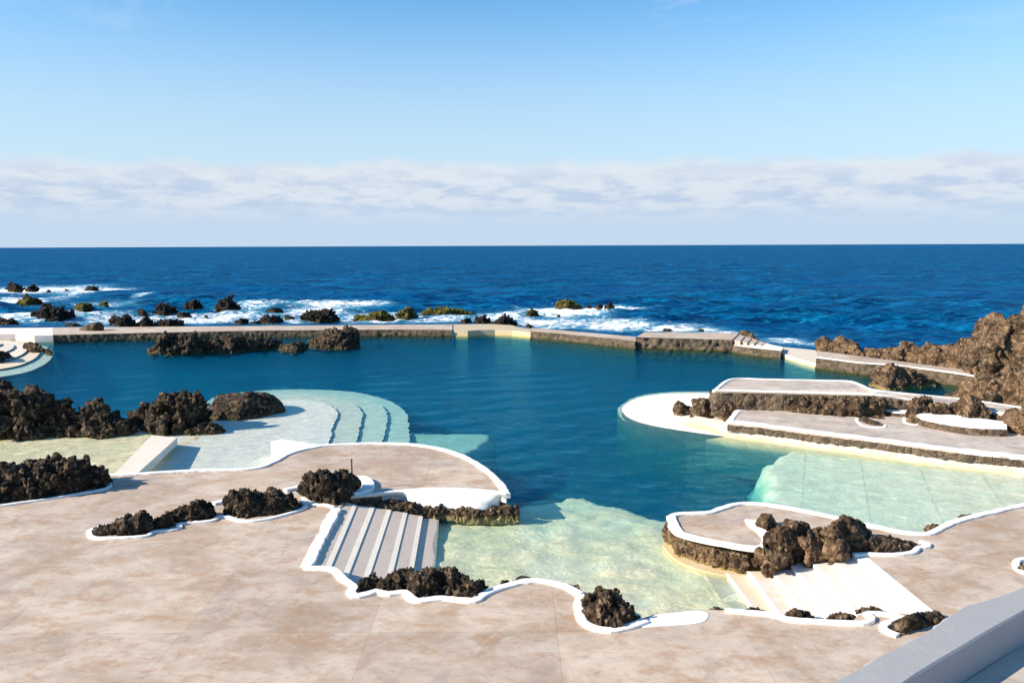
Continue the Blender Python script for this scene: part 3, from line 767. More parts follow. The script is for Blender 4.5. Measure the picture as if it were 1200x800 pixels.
# lowered white-painted parapet in front of the rounded platform
up = smooth_path([P(u, v, DZ+.04) for u, v in [(409, 583), (430, 580.5), (450, 577.5), (475, 574.8), (507, 573), (545, 573.5), (582, 576.5), (593, 579)]], .15)
lo = smooth_path([P(u, v, .56) for u, v in [(409, 585.5), (430, 585.8), (452, 583), (472, 583), (482, 586), (507, 588), (540, 588.5), (556, 590.5), (575, 588.5), (594, 581)]], .15)
NP = 60
up, lo = resample(up, NP), resample(lo, NP)
vs = []; fs = []
for a, b in zip(up, lo):
    d = Vector((a.x, a.y, 0)).normalized()
    vs += [a+d*.06+Vector((0, 0, -.35)), a+d*.06+Vector((0, 0, .04)), a+Vector((0, 0, .07)), a-d*.16+Vector((0, 0, .06)), (a-d*.20)*.45+b*.55, b, b+Vector((0, 0, -.5))]
for i in range(NP-1):
    for j in range(6): fs.append((i*7+j, i*7+j+1, (i+1)*7+j+1, (i+1)*7+j))
o = link('parapet', mesh_from(vs, [f[::-1] for f in fs], True), 'white')
recenter(o, up[NP//2]); tag(o, 'low curved white parapet along the front of the rounded platform', 'parapet')
# white block below the rim
pb = px_poly([(317, 517), (330, 514.2), (378, 521.3), (360, 527), (341, 532), (318, 544)], .77)
tag(link('white_block', prism(pb, -.4, .77), 'white'), 'square white painted block standing in shallow water by the rounded platform', 'block')

# steel pole on the rock
bm = bmesh.new()
bmesh.ops.create_cone(bm, cap_ends=True, segments=10, radius1=.03, radius2=.026, depth=1.25)
me = bpy.data.meshes.new('pole'); bm.to_mesh(me); bm.free()
pb = P(412.5, 556, 1.4)
rt = empty('metal_pole', pb, 'thin dark metal pole sticking up behind the tall knobbly rock', 'pole')
o = link('post', me, 'pole', rt); o.location = (0, 0, -.05)
bm = bmesh.new(); bmesh.ops.create_uvsphere(bm, u_segments=10, v_segments=6, radius=.04)
me = bpy.data.meshes.new('cap'); bm.to_mesh(me); bm.free()
o = link('cap', me, 'pole', rt); o.location = (0, 0, .58)

# ------------------------------------------------------------------ stairs
def lerp_line(a, b, t): return a+(b-a)*t
def staircase(root, lines, zs, zbot, tread, nosing, first, nose_w, ext, slope=0.0):
    """lines[i]: photo end points of the nosing of step i, zs[i] its level; first: back edge of the top step"""
    prev = [P(*first[0], zs[0]), P(*first[1], zs[0])]
    for i, (a, b) in enumerate(lines):
        z = zs[i]
        A, B = P(*a, z), P(*b, z)
        d = (B-A).normalized()
        A2, B2 = A-d*ext[0], B+d*ext[1]
        p0, p1 = Vector((prev[0].x, prev[0].y, z)), Vector((prev[1].x, prev[1].y, z))
        d2 = (p1-p0).normalized(); q0, q1 = p0-d2*ext[0], p1+d2*ext[1]
        back = (q0+q1)/2-(A2+B2)/2; back.normalize()
        me = prism([A2, B2, q1+back*.1, q0+back*.1], zbot-.01*i, z)
        for v in me.vertices:
            if abs(v.co.z-z) < 1e-5 and min((Vector((v.co.x, v.co.y, 0))-Vector((k.x, k.y, 0))).length for k in (A2, B2)) > .02: v.co.z += slope
        st = child('step', me, tread, root)
        up_ = Vector((0, 0, .004)); bz = Vector((0, 0, .004+slope*nose_w/.69))
        nm = prism([A2-back*.004+up_, B2-back*.004+up_, B2+back*nose_w+bz, A2+back*nose_w+bz], z-.04, None) if z > 0 else None
        if z < 0:
            prev = [A, B]; continue
        o = child('nosing', nm, nosing, root)
        o.parent = st
        prev = [A, B]
LL = [((416, 597), (386, 668)), ((437, 599.5), (407, 677)), ((457, 602), (431, 681)), ((476, 606), (459, 676)), ((494.5, 610), (484, 670)), ((514, 613), (510, 665))]
rt = empty('staircase', P(440, 640, 0), 'left stairs with cream edged steps going down right into the water', 'stairs', 'stairs into the pool')
staircase(rt, LL, [.69, .56, .43, .30, .17, -.02], -1.0, 'tread', 'nosing', ((397, 595), (364, 665)), .16, (.5, .3), .128)
RL = [((976, 656), (1041, 718)), ((952, 660), (1004, 720)), ((929, 665), (973, 722)), ((906, 672), (942, 721)), ((881, 677), (912, 721)), ((856, 679), (882, 714)), ((831, 681), (850, 711))]
rt = empty('staircase', P(950, 690, 0), 'right stairs of broad whitewashed steps going down left into the water', 'stairs', 'stairs into the pool')
staircase(rt, RL, [.69, .56, .43, .30, .17, .04, -.09], -1.0, 'pale_tread', 'white', ((1003, 650), (1076, 719)), .10, (.5, .35))
pp = px_poly([(1000, 650), (1014, 650.5), (1099, 719.5), (1074, 720)], DZ+.006)
o = link('kerb', prism(pp, .2, DZ+.008), 'white'); recenter(o, pp[0]); tag(o, 'wide flat white kerb at the top edge of the right stairs', 'kerb', 'white painted kerbs')
# cream ledge at the foot of the island rocks
pp = px_poly([(778, 634), (784, 648), (797, 658), (820, 667), (850, 674), (880, 677), (905, 676), (910, 660), (860, 650), (800, 625)], .03)
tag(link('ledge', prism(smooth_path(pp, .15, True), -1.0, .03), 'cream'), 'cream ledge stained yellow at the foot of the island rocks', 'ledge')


# ------------------------------------------------------------------ plank bridge
a0, a1, b0, b1 = P(131, 558, .8), P(158, 557, .8), P(207.5, 512.5, .55), P(178, 509.5, .55)
vs = [a0, a1, b1 if False else b0, b1]
dn = Vector((0, 0, -.36))
vv = vs+[p+dn for p in vs]
rt = empty('plank_bridge', (a0+b0)/2, 'pale concrete plank sloping from the deck to the left rocks', 'bridge')
child('slab', mesh_from(vv, [(0, 1, 2, 3), (7, 6, 5, 4), (0, 4, 5, 1), (1, 5, 6, 2), (2, 6, 7, 3), (3, 7, 4, 0)]), paint_mat('plank_paint', (.74, .66, .55), (.60, .42, .26), .55), rt)
ft = [p+dn for p in (b0, b1)]
mid = (b0+b1)/2
child('support', prism([mid+Vector((-.35, -.2, 0)), mid+Vector((.35, -.2, 0)), mid+Vector((.35, .25, 0)), mid+Vector((-.35, .25, 0))], -.6, .22), 'cream', rt)

# ------------------------------------------------------------------ underwater curved steps and far-left fan steps
def sub_slab(name, label, pts, z, mat, zb=-4.5, cat='step', group=None, wob=.0, seed=0, step=.12):
    path = smooth_path(px_poly(pts, z), step, True)
    if wob:
        a = np.array([tuple(p) for p in path]); j = vnoise(a*2.6, seed)+.6*vnoise(a*6.1, seed+2); k = vnoise(a*2.6+7, seed+1)+.6*vnoise(a*6.1+3, seed+4)
        path = [p+Vector((j[i]*wob, k[i]*wob, 0)) for i, p in enumerate(path)]
    me = prism(path, zb, z)
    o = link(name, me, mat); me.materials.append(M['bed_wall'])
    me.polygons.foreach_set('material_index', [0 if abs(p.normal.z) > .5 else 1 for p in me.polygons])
    recenter(o, path[0])
    return tag(o, label, cat, group)
G = 'curved underwater steps'
sub_slab('curved_step', 'highest white shelf of the curved underwater steps', [(240, 497), (300, 480), (335, 468), (370, 470), (390, 477), (396, 485), (390, 499), (380, 524), (300, 565), (170, 570), (195, 512), (230, 505)], -.035, 'shelf', group=G, wob=.05, seed=1)
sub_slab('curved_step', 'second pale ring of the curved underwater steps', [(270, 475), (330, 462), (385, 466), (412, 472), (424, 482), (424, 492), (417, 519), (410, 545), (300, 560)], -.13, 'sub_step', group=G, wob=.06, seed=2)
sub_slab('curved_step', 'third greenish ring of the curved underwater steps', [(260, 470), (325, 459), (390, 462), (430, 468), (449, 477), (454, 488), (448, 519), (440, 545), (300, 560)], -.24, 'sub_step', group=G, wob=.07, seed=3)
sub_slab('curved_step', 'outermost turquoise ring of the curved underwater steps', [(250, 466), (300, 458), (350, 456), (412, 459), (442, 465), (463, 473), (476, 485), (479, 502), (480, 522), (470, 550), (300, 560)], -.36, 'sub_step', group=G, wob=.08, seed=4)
G = 'far left fan steps'
fan = [(-120, 399), (0, 397), (22, 399), (42, 403), (58, 408), (62, 414), (59, 421), (48, 429), (26, 437), (-20, 444), (-120, 452)]
for k, (lab, zz) in enumerate([('lowest pale fan step under water at the far left', -.12), ('second fan step at the far left waterline', .04), ('third fan step at the far left', .18), ('fourth fan step at the far left', .32), ('highest fan step at the far left', .46)]):
    c = (-90, 399)
    s = 1-.10*k
    pts = [(c[0]+(u-c[0])*s, c[1]+(v-c[1])*(1-.19*k)) for u, v in fan]
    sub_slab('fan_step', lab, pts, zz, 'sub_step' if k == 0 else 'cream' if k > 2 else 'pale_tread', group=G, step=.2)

# ------------------------------------------------------------------ sea wall
def wall_thing(name, label, front, back, z, top_mat='walkway', face=True, fz=None, zb=-4.5, cat='wall', cell=.5, lean=0.0, amp=.1, face_mat='stone', cap=None, flip=False):
    f = px_poly(front, z); b = px_poly(back, z)
    root = empty(name, Vector((f[len(f)//2].x, f[len(f)//2].y, 0)), label, cat)
    w = child('walkway', prism(f+b[::-1], zb, z), top_mat, root)
    if face:
        w.data.materials.append(M['stone'])
        w.data.polygons.foreach_set('material_index', [0 if abs(p.normal.z) > .5 else 1 for p in w.data.polygons])
    if face:
        child('stone_face', strip([p.copy() for p in f], z-.035, -1.0 if fz is None else fz, .13, amp, cell, seed=len(label), lean=lean, flip=flip), face_mat, root)
    if cap:
        child('edge_band', sweep(smooth_path([p+(Vector((p.x, p.y, 0)).normalized()*cap*.35) for p in f], .3), cap, .035, z0=-.1), 'white', root)
    return root
wall_thing('sea_wall', 'long low stone sea wall topped by a pale walkway at the far left and centre of the pool',
    [(62, 392.5), (120, 391), (200, 389.3), (300, 387.3), (400, 386.4), (460, 386), (530, 386.5)],
    [(62, 383.6), (120, 383.3), (200, 382.6), (300, 381.8), (400, 381), (460, 380.5), (530, 380)], .72)
wall_thing('walkway_landing', 'broad cream landing at the left end of the sea wall',
    [(-200, 394), (-60, 393), (18, 391.5), (40, 393.5), (62, 393)], [(-200, 386), (-60, 384.5), (18, 384), (40, 383.9), (61.8, 383.6)], .715, 'pale_tread', face=False, cat='landing')
wall_thing('sea_wall_notch', 'yellow stained lower section at the bend of the sea wall',
    [(530.4, 387.2), (548, 387.6), (562, 386.6), (580, 386.2), (600, 387), (622, 389)], [(530.4, 380), (575, 379.6), (600, 381), (610, 384), (622, 385)], .64, 'stained', face=False)
wall_thing('sea_wall', 'narrow stone sea wall running from the bend to the raised section',
    [(622.4, 388.3), (660, 391), (700, 395), (745, 399.5)], [(622.4, 384), (660, 387), (700, 390.5), (745, 394.5)], .75)
wall_thing('raised_wall', 'raised stone sea wall block with flat pale top and steps at its right end',
    [(745.5, 394.8), (780, 395.8), (820, 397), (858, 398.2)], [(755, 389.3), (790, 389.3), (830, 389.8), (866, 390.4)], 1.08, amp=.2, cell=.7)
rt = empty('staircase', P(872, 402, 0), 'short flight of pale steps at the right end of the raised sea wall', 'stairs')
for k in range(4):
    z = 1.0-.085*k
    u = 858.4+8*k
    child('step', prism(px_poly([(u, 398.6+1.5*k), (u+9, 400+1.5*k), (u+14, 394+2.6*k), (u+7, 391.5+2.4*k)], z), .5-.01*k, z), 'walkway', rt)
wall_thing('sea_wall', 'low stone sea wall with white top between the raised block and the right walkway',
    [(859.5, 404.5), (872, 406.5), (890, 408.5), (916, 411)], [(872, 394), (890, 399.5), (905, 404), (918, 406.5)], .68, 'shelf')
wall_thing('ramp_landing', 'yellow stained cream landing at the head of the right walkway',
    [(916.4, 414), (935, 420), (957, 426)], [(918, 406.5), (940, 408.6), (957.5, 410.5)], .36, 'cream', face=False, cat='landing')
wall_thing('sea_wall', 'right stone walkway leading to the headland rocks',
    [(957.5, 418.5), (985, 422), (1010, 425), (1040, 427), (1080, 431.5), (1110, 435.5), (1147, 441), (1200, 449), (1320, 470)],
    [(957.5, 411), (1000, 416), (1060, 424), (1100, 429), (1147, 435), (1200, 441), (1320, 458)], .9, 'deck', cap=.22)

# ------------------------------------------------------------------ right terraces
T1f = [(838, 458), (870, 458.6), (900, 459.5), (960, 461), (1035, 463.5), (1062, 468), (1110, 475.5), (1160, 483), (1260, 497)]
ZT1 = lambda u: float(np.interp(u, [1030, 1065, 1110], [1.71, 1.45, 1.22]))
T1b = [(862, 444), (900, 444.7), (960, 446), (995, 447), (1008, 451), (1020, 456), (1060, 461), (1130, 468), (1200, 478), (1300, 492)]
rt = empty('terrace', P(950, 462, 0), 'upper stone faced terrace on the right with grey paving and white edges', 'terrace')
f = px_poly(T1f, ZT1); b = px_poly(T1b, ZT1)
child('paving', prism(f+b[::-1], -2, None), 'terrace', rt)
child('stone_face', strip(px_poly([(838.5, 457)]+T1f, ZT1), None, .3, .1, .14, .42, seed=77), 'stone', rt)
child('edge_band', sweep(smooth_path(px_poly([(u, v-.8) for u, v in T1f[:1]+T1f[1:]], ZT1), .2), .26, .05, z0=-.1, seed=4), 'white', rt)
child('edge_band', sweep(smooth_path(px_poly([(837, 457.6)]+T1b, ZT1), .2), .22, .05, z0=-.1, seed=5), 'white', rt)
T2f = [(853, 496), (875, 498), (900, 501), (950, 507.5), (1000, 513.5), (1050, 520), (1100, 526.5), (1170, 534), (1300, 548)]
T2b = [(866, 481), (905, 474), (960, 476), (1040, 478), (1100, 482), (1200, 495), (1330, 512)]
rt = empty('terrace', P(1000, 500, 0), 'lower terrace on the right with a broad white front edge above the shallow pool', 'terrace')
f = px_poly(T2f, .69); b = px_poly(T2b, .69)
child('paving', prism(f+b[::-1], -2, .69), 'terrace', rt)
child('stone_face', strip(f, .66, .33, .09, .13, .34, seed=81), 'stone', rt)
child('edge_band', sweep(smooth_path(px_poly([(u, v-2.2) for u, v in T2f], .69), .2), .69, .03, z0=-.1, seed=6, jitter=.25), 'white', rt)
child('edge_band', sweep(smooth_path(px_poly([(854, 495), (860, 487), (868, 480), (885, 478.5), (905, 478)], .69), .2), .3, .032, z0=-.1, seed=7), 'white', rt)
# cream ledge below the lower terrace
led = [(800, 499), (832, 507), (855, 512.5), (900, 519), (950, 526), (1000, 532.5), (1050, 539.5), (1100, 546.5), (1150, 552.5), (1200, 559), (1320, 576)]
top_l = [(815, 487), (838, 492), (853, 499), (900, 508), (950, 515), (1000, 521.5), (1050, 528), (1100, 534.5), (1150, 540), (1200, 546), (1320, 560)]
NL = 160
lA = resample(smooth_path(px_poly(top_l, .36), .3), NL); lB = resample(smooth_path(px_poly(led, .0), .3), NL)
lC = resample(smooth_path(px_poly([(u, v+9) for u, v in led], -.28), .3), NL)
vs = []; fs = []
for a, b, c in zip(lA, lB, lC):
    for f in (0, .35, .7, 1.0): vs.append(a.lerp(b, f)+Vector((0, 0, .035*math.sin(3.1*f))))
    vs += [b.lerp(c, .5), c, c+Vector((0, 0, -1.6))]
va_ = np.array([tuple(v) for v in vs]); nn_ = fbm(va_*1.3, 4, 12)*.035
vs = [(x, y, z+k) for (x, y, z), k in zip(va_, nn_)]
for i in range(NL-1):
    for j in range(6): fs.append((i*7+j, i*7+j+1, (i+1)*7+j+1, (i+1)*7+j))
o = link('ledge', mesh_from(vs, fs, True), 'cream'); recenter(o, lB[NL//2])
tag(o, 'long cream ledge stained yellow at the waterline below the lower right terrace', 'ledge')
# round white shelf at the water surface
sub_slab('round_shelf', 'round white shelf awash at the tip of the right terraces', [(729, 481), (734, 473), (750, 465.5), (780, 461.3), (815, 460.3), (850, 462), (870, 475), (880, 500), (890, 514), (850, 511), (800, 504.5), (765, 498.5), (740, 491)], .02, 'shelf', cat='shelf', wob=.02)
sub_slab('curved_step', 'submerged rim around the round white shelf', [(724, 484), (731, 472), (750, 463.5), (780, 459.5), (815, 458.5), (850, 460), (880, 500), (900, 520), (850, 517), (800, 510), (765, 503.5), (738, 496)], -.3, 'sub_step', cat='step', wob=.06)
# planting beds
rt = empty('planting_bed', P(1130, 500, .69), 'half moon planting bed with white surface and curved stone front', 'planting bed', None)
pf = px_poly([(1074, 486), (1082, 490), (1100, 494.5), (1120, 498), (1140, 500.5), (1160, 501.5), (1180, 502)], 1.07)
pbk = px_poly([(1082, 482), (1120, 486), (1150, 490), (1180, 494)], 1.07)
child('bed_surface', prism(pf+pbk[::-1], .3, 1.07), 'white', rt)
child('stone_face', strip(pf, 1.04, .5, .08, .09, .3, seed=91), 'stone', rt)
rt = empty('planting_bed', P(1050, 484, .69), 'small white planting bed tucked under the upper terrace wall', 'planting bed', None)
pf = px_poly([(1035, 480.5), (1050, 483), (1066, 484)], .93); pbk = px_poly([(1037, 476), (1050, 477), (1066, 479)], .93)
child('bed_surface', prism(pf+pbk[::-1], .3, .93), 'white', rt)
child('stone_face', strip(pf, .90, .5, .08, .07, .28, seed=93), 'stone', rt)
kerb('small white ring round the dark stones on the lower terrace', [(1004, 490), (1006, 495), (1016, 500), (1034, 501), (1038, 498)], .69, .16, .03, seed=31)
kerb('small white loop round the brown stone on the lower terrace', [(1060, 489), (1062, 496), (1072, 498), (1079, 496), (1078, 490)], .69, .16, .03, seed=32)
kerb('thin white line at the foot of the upper terrace wall', [(905, 478.5), (925, 480.5), (960, 483), (985, 485.5), (1010, 487.5), (1036, 486)], .69, .12, .02, seed=33)

# ------------------------------------------------------------------ grey parapet by the viewpoint
ZP = 5.8
top_e = [(900, 838), (965, 801), (1010, 777), (1032, 764), (1080, 740), (1128, 708), (1150, 702), (1200, 685), (1300, 640)]
bot_e = [(990, 848), (1055, 803), (1075, 789), (1098, 775), (1130, 756), (1160, 738), (1200, 715.5), (1300, 660)]
tp = smooth_path(px_poly(top_e, ZP), .08); bp = smooth_path(px_poly(bot_e, ZP), .08)
tp, bp = resample(tp, 90), resample(bp, 90)
vs = []; fs = []
for i, (a, b) in enumerate(zip(tp, bp)):
    jit = .015*math.sin(i*.7)+.012*math.sin(i*1.9+1)
    d = (b-a).normalized()
    vs += [a-d*(.02+jit)+Vector((0, 0, -5.0)), a-d*jit+Vector((0, 0, -.05)), a+d*.05, b-d*.02, b+Vector((0, 0, -.02)), b+Vector((0, 0, -5.0))]
for i in range(89):
    for j in range(5): fs.append((i*6+j, (i+1)*6+j, (i+1)*6+j+1, i*6+j+1))
rt = empty('viewpoint_wall', Vector((tp[45].x, tp[45].y, 1.0)), 'grey painted parapet slanting across the lower right corner', 'wall')
child('coping', mesh_from(vs, fs), 'grey_paint', rt)
zz = ZP-.42
pp = px_poly([(1090, 812), (1112, 792), (1165, 768), (1205, 738), (1330, 690), (1340, 820), (1200, 880)], zz)
o = link('ledge', prism([bp[20]+Vector((0, 0, 0)), bp[55], bp[89], bp[89]+Vector((1.2, -1.6, 0)), bp[20]+Vector((1.2, -1.6, 0))], .6, zz), 'worn')
recenter(o, bp[50]); tag(o, 'worn concrete ledge behind the grey parapet in the bottom right corner', 'ledge')

# ------------------------------------------------------------------ pool bed
def pip_dist(X, Y, poly):
    """signed distance (positive inside) to a plan polygon"""
    n = len(poly); d2 = np.full(X.shape, 1e18); ins = np.zeros(X.shape, bool)
    for i in range(n):
        ax, ay = poly[i][0], poly[i][1]; bx_, by_ = poly[(i+1) % n][0], poly[(i+1) % n][1]
        ex, ey = bx_-ax, by_-ay
        t = np.clip(((X-ax)*ex+(Y-ay)*ey)/(ex*ex+ey*ey+1e-12), 0, 1)
        d2 = np.minimum(d2, (X-ax-t*ex)**2+(Y-ay-t*ey)**2)
        c = ((ay > Y) != (by_ > Y)) & (X < (bx_-ax)*(Y-ay)/(by_-ay+1e-12)+ax)
        ins ^= c
    return np.where(ins, 1, -1)*np.sqrt(d2)

gx = np.arange(-62, 62.01, .22); gy = np.arange(9, 84, .22)
X, Y = np.meshgrid(gx, gy)
Q = np.stack([X.ravel(), Y.ravel(), np.zeros(X.size)], 1)
nz1 = fbm(Q*.5, 4, 5).reshape(X.shape); nz2 = fbm(Q*1.6, 4, 9).reshape(X.shape)
Z = -3.2+nz1*.4
T = np.zeros(X.shape+(3,)); T[:] = (.05, .16, .19)
def shelf(pts, z, soft, col, slope=None, rough=.1):
    global Z, T
    sd = pip_dist(X, Y, px_poly(pts, z if slope is None else slope[1]))
    sd = sd+nz2*.35+nz1*.4
    zz = z if slope is None else slope[0](X, Y)
    w = np.clip(.5+sd/max(soft, .05)/2, 0, 1); w = w*w*(3-2*w)
    new = Z*(1-w)+(zz+nz2*rough)*w
    m = new > Z
    Z = np.where(m, new, Z)
    T[:] = T*(1-w[..., None])+np.array(col)*w[..., None]
# cove between the two stairs: shallow near, deeper away
pn, pf_ = P(700, 712, -.2), P(690, 590, -1.3)
cove_z = lambda X, Y: -.09-.48*np.clip((Y-pn.y-.8)/(pf_.y-pn.y), 0, 1.4)**1.5
shelf([(380, 760), (440, 590), (540, 592), (590, 596), (608, 584), (640, 577), (690, 576), (740, 588), (775, 600), (830, 610), (930, 650), (980, 740), (700, 830), (480, 830)], -.5, 1.2, (.96, .79, .52), (cove_z, -.45), .1)
# right shallow pool: deeper toward the deep water
p0, p1 = P(880, 570, -.9), P(1160, 570, -.3)
right_z = lambda X, Y: -.27+.22*np.clip((X-p0.x)/(p1.x-p0.x), 0, 1.25)
shelf([(960, 522), (915, 533), (893, 541), (882, 549), (880, 557), (887, 568), (880, 584), (866, 602), (960, 640), (1100, 660), (1300, 620), (1320, 560), (1100, 530)], -.5, .85, (.95, .79, .58), (right_z, -.45), .04)
# turquoise patch by the curved steps
shelf([(440, 500), (480, 507), (530, 506), (570, 507), (583, 512), (566, 525), (540, 540), (480, 560), (430, 540)], -.55, .4, (.62, .62, .48), None, .03)
# left basin
shelf([(-300, 500), (0, 505), (120, 500), (200, 490), (235, 490), (250, 500), (200, 580), (60, 600), (-300, 620)], -.05, .3, (.97, .77, .50), None, .06)
# sand apron round the fan steps and in the inlet
shelf([(-150, 392), (30, 397), (66, 408), (66, 418), (40, 436), (0, 446), (-150, 456)], -.5, .5, (.55, .55, .45))
shelf([(900, 409), (960, 416), (965, 438), (930, 432)], -.6, .6, (.45, .36, .2))
nxx, nyy = len(gx), len(gy)
idx = np.arange(nxx*nyy).reshape(nyy, nxx)
faces = np.stack([idx[:-1, :-1], idx[:-1, 1:], idx[1:, 1:], idx[1:, :-1]], -1).reshape(-1, 4)
def np_mesh(V, F, smooth=True):
    me = bpy.data.meshes.new('mesh')
    me.vertices.add(len(V)); me.vertices.foreach_set('co', V.astype(np.float32).ravel())
    me.loops.add(F.size); me.loops.foreach_set('vertex_index', F.astype(np.int32).ravel())
    me.polygons.add(len(F)); me.polygons.foreach_set('loop_start', np.arange(0, F.size, F.shape[1], dtype=np.int32))
    me.update(calc_edges=True); me.validate()
    me.polygons.foreach_set('use_smooth', [smooth]*len(me.polygons))
    return me
# limits of pool and sea: the middle line of the sea wall, as distance from the viewpoint per azimuth
WL = [P(u, v, 0.0) for u, v in [(-500, 397), (-200, 393), (0, 390.5), (62, 390.5), (200, 388.5), (300, 387.3), (460, 385.8), (560, 386), (610, 388.5), (660, 392), (700, 396), (745, 400.5), (800, 401), (862, 404), (890, 409), (916, 412.5), (957, 418), (1000, 423.5), (1060, 431), (1147, 443), (1200, 450), (1400, 480), (1700, 510)]]
waz = np.array([math.atan2(p.x, p.y) for p in WL]); wd = np.array([math.hypot(p.x, p.y) for p in WL])
def wall_dist(az): return np.interp(az, waz, wd)
AZ = np.arctan2(X, Y); D = np.hypot(X, Y)
ZB = np.where(D > wall_dist(AZ)+.3, -3.4, Z)
me = np_mesh(np.stack([X.ravel(), Y.ravel(), ZB.ravel()], 1), faces)
at = me.attributes.new('tint', 'FLOAT_COLOR', 'POINT')
at.data.foreach_set('color', np.concatenate([T.reshape(-1, 3), np.ones((X.size, 1))], 1).astype(np.float32).ravel())
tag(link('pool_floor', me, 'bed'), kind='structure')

# ------------------------------------------------------------------ pool water (closed body: top, skirt, bottom)
def waves(x, y, comps, damp=None):
    z = np.zeros_like(x)
    for L, a, ang, ph in comps:
        k = 2*math.pi/L
        w = a*np.sin(k*(x*math.cos(ang)+y*math.sin(ang))+ph+.6*np.sin(.31*k*(x*math.sin(ang)-y*math.cos(ang))+ph*2))
        z += w if damp is None else w*damp(L)
    return z
rng = np.random.default_rng(4)
pc = [(L, .0035*L**.9, R(-60)+rng.normal(0, .5), rng.uniform(0, 6.28)) for L in rng.uniform(.7, 3.2, 18)]
na, nd = 520, 420
az = np.linspace(R(-52), R(52), na)
t = np.linspace(0, 1, nd)
wdv = wall_dist(az)
DD = 7.5*(wdv[None, :]/7.5)**t[:, None]
PX, PY = DD*np.sin(az)[None, :], DD*np.cos(az)[None, :]
PZ = waves(PX, PY, pc)*.2
PZ[0] = 0; PZ[-1] = 0; PZ[:, 0] = 0; PZ[:, -1] = 0
V = np.stack([PX.ravel(), PY.ravel(), PZ.ravel()], 1)
idx = np.arange(na*nd).reshape(nd, na)
F = np.stack([idx[:-1, :-1], idx[:-1, 1:], idx[1:, 1:], idx[1:, :-1]], -1).reshape(-1, 4)
ring = np.concatenate([idx[0, :], idx[1:, -1], idx[-1, -2::-1], idx[-2:0:-1, 0]])
nb_ = len(ring); off = len(V)
V2 = V[ring].copy(); V2[:, 2] = -6.5
cen = V2.mean(0)[None]
side = np.stack([ring, np.arange(nb_)+off, np.roll(np.arange(nb_), -1)+off, np.roll(ring, -1)], 1)
me = bpy.data.meshes.new('water')
allV = np.concatenate([V, V2, cen]); ci = len(allV)-1
F = F[:, ::1]
faces_all = [tuple(f) for f in F]+[tuple(f) for f in side]+[(int(off+i), ci, int(off+(i+1) % nb_))[::-1] for i in range(nb_)]
me.from_pydata(allV.tolist(), [], [tuple(int(i) for i in f) for f in faces_all]); me.update()
bm = bmesh.new(); bm.from_mesh(me); bmesh.ops.recalc_face_normals(bm, faces=bm.faces); bm.to_mesh(me); bm.free()
me.polygons.foreach_set('use_smooth', [i < len(F) for i in range(len(me.polygons))])
tag(link('pool_water', me, 'pool'), kind='structure')

# ------------------------------------------------------------------ sea
na, nd = 760, 620
az = np.linspace(R(-56), R(56), na)
wdv = wall_dist(az)
t = np.linspace(0, 1, nd)
gap = np.concatenate([np.linspace(0, 70, 320), 70*(32000/70.0)**np.linspace(0, 1, nd-320+1)[1:]])
DD = wdv[None, :]+.12+gap[:, None]
SX, SY = DD*np.sin(az)[None, :], DD*np.cos(az)[None, :]
cell = np.maximum(np.gradient(gap)[:, None]*np.ones_like(SX), DD*(az[1]-az[0]))
sc_ = []
for L in np.concatenate([rng.uniform(1.2, 5, 26), rng.uniform(5, 14, 16), rng.uniform(14, 45, 9)]):
    sc_.append((L, .015*L**.7, R(-100)+rng.normal(0, .55), rng.uniform(0, 6.28)))
SZ = waves(SX, SY, sc_, lambda L: np.clip(L/(3.2*cell)-.5, 0, 1))
shore = np.clip(gap[:, None]/40.0, .2, 1)
SZ = -.55+SZ*shore
# foam: where the swell breaks over the reef
FO = np.zeros_like(SX)
def foam(u, v, ru, rv, amt):
    global FO
    c = P(u, v, -.5); e = P(u+ru, v, -.5); f = P(u, v-rv, -.5); g = P(u, v+rv, -.5)
    rx = abs(e.x-c.x); ry = np.where(SY > c.y, abs(f.y-c.y), abs(g.y-c.y))
    r = np.sqrt(((SX-c.x)/rx)**2+((SY-c.y)/ry)**2)
    w = np.clip(1.15-r, 0, 1)/1.0
    FO = np.maximum(FO, amt*w*w*(3-2*w))
for a in [(30, 340, 110, 6, 1.1), (110, 341, 45, 5, 1.0), (15, 352, 60, 9, .9), (60, 372, 120, 11, .85), (170, 375, 120, 10, .8), (250, 372, 90, 11, .85), (330, 375, 60, 9, .7),
          (400, 358, 75, 7, .95), (370, 366, 70, 8, .8), (440, 372, 90, 9, .8), (300, 358, 60, 6, .65), (520, 374, 60, 7, .75), (590, 372, 60, 8, .75), (660, 366, 75, 10, 1.05),
          (700, 361, 85, 4, .95), (650, 378, 90, 8, .9), (720, 380, 75, 9, 1.0), (800, 385, 75, 7, 1.0), (850, 390, 50, 5, .8), (920, 401, 40, 5, .75), (945, 404, 25, 4, .6), (100, 356, 70, 7, .6), (170, 347, 14, 2.5, .8)]:
    foam(*a)
SZ += FO*.38*fbm(np.stack([SX.ravel()*.35, SY.ravel()*.8, SX.ravel()*0], 1), 4, 3).reshape(SX.shape)
V = np.stack([SX.ravel(), SY.ravel(), SZ.ravel()], 1)
idx = np.arange(na*nd).reshape(nd, na)
F = np.stack([idx[:-1, :-1], idx[:-1, 1:], idx[1:, 1:], idx[1:, :-1]], -1).reshape(-1, 4)[:, ::-1]
me = np_mesh(V, F)
at = me.attributes.new('foam', 'FLOAT', 'POINT'); at.data.foreach_set('value', FO.astype(np.float32).ravel())
o = link('sea', me, 'sea'); tag(o, kind='structure')
bm = bmesh.new(); bm.from_mesh(me); bm.faces.ensure_lookup_table()
if bm.faces[1000].normal.z < 0:
    for f in bm.faces: f.normal_flip()
    bm.to_mesh(me)
bm.free()

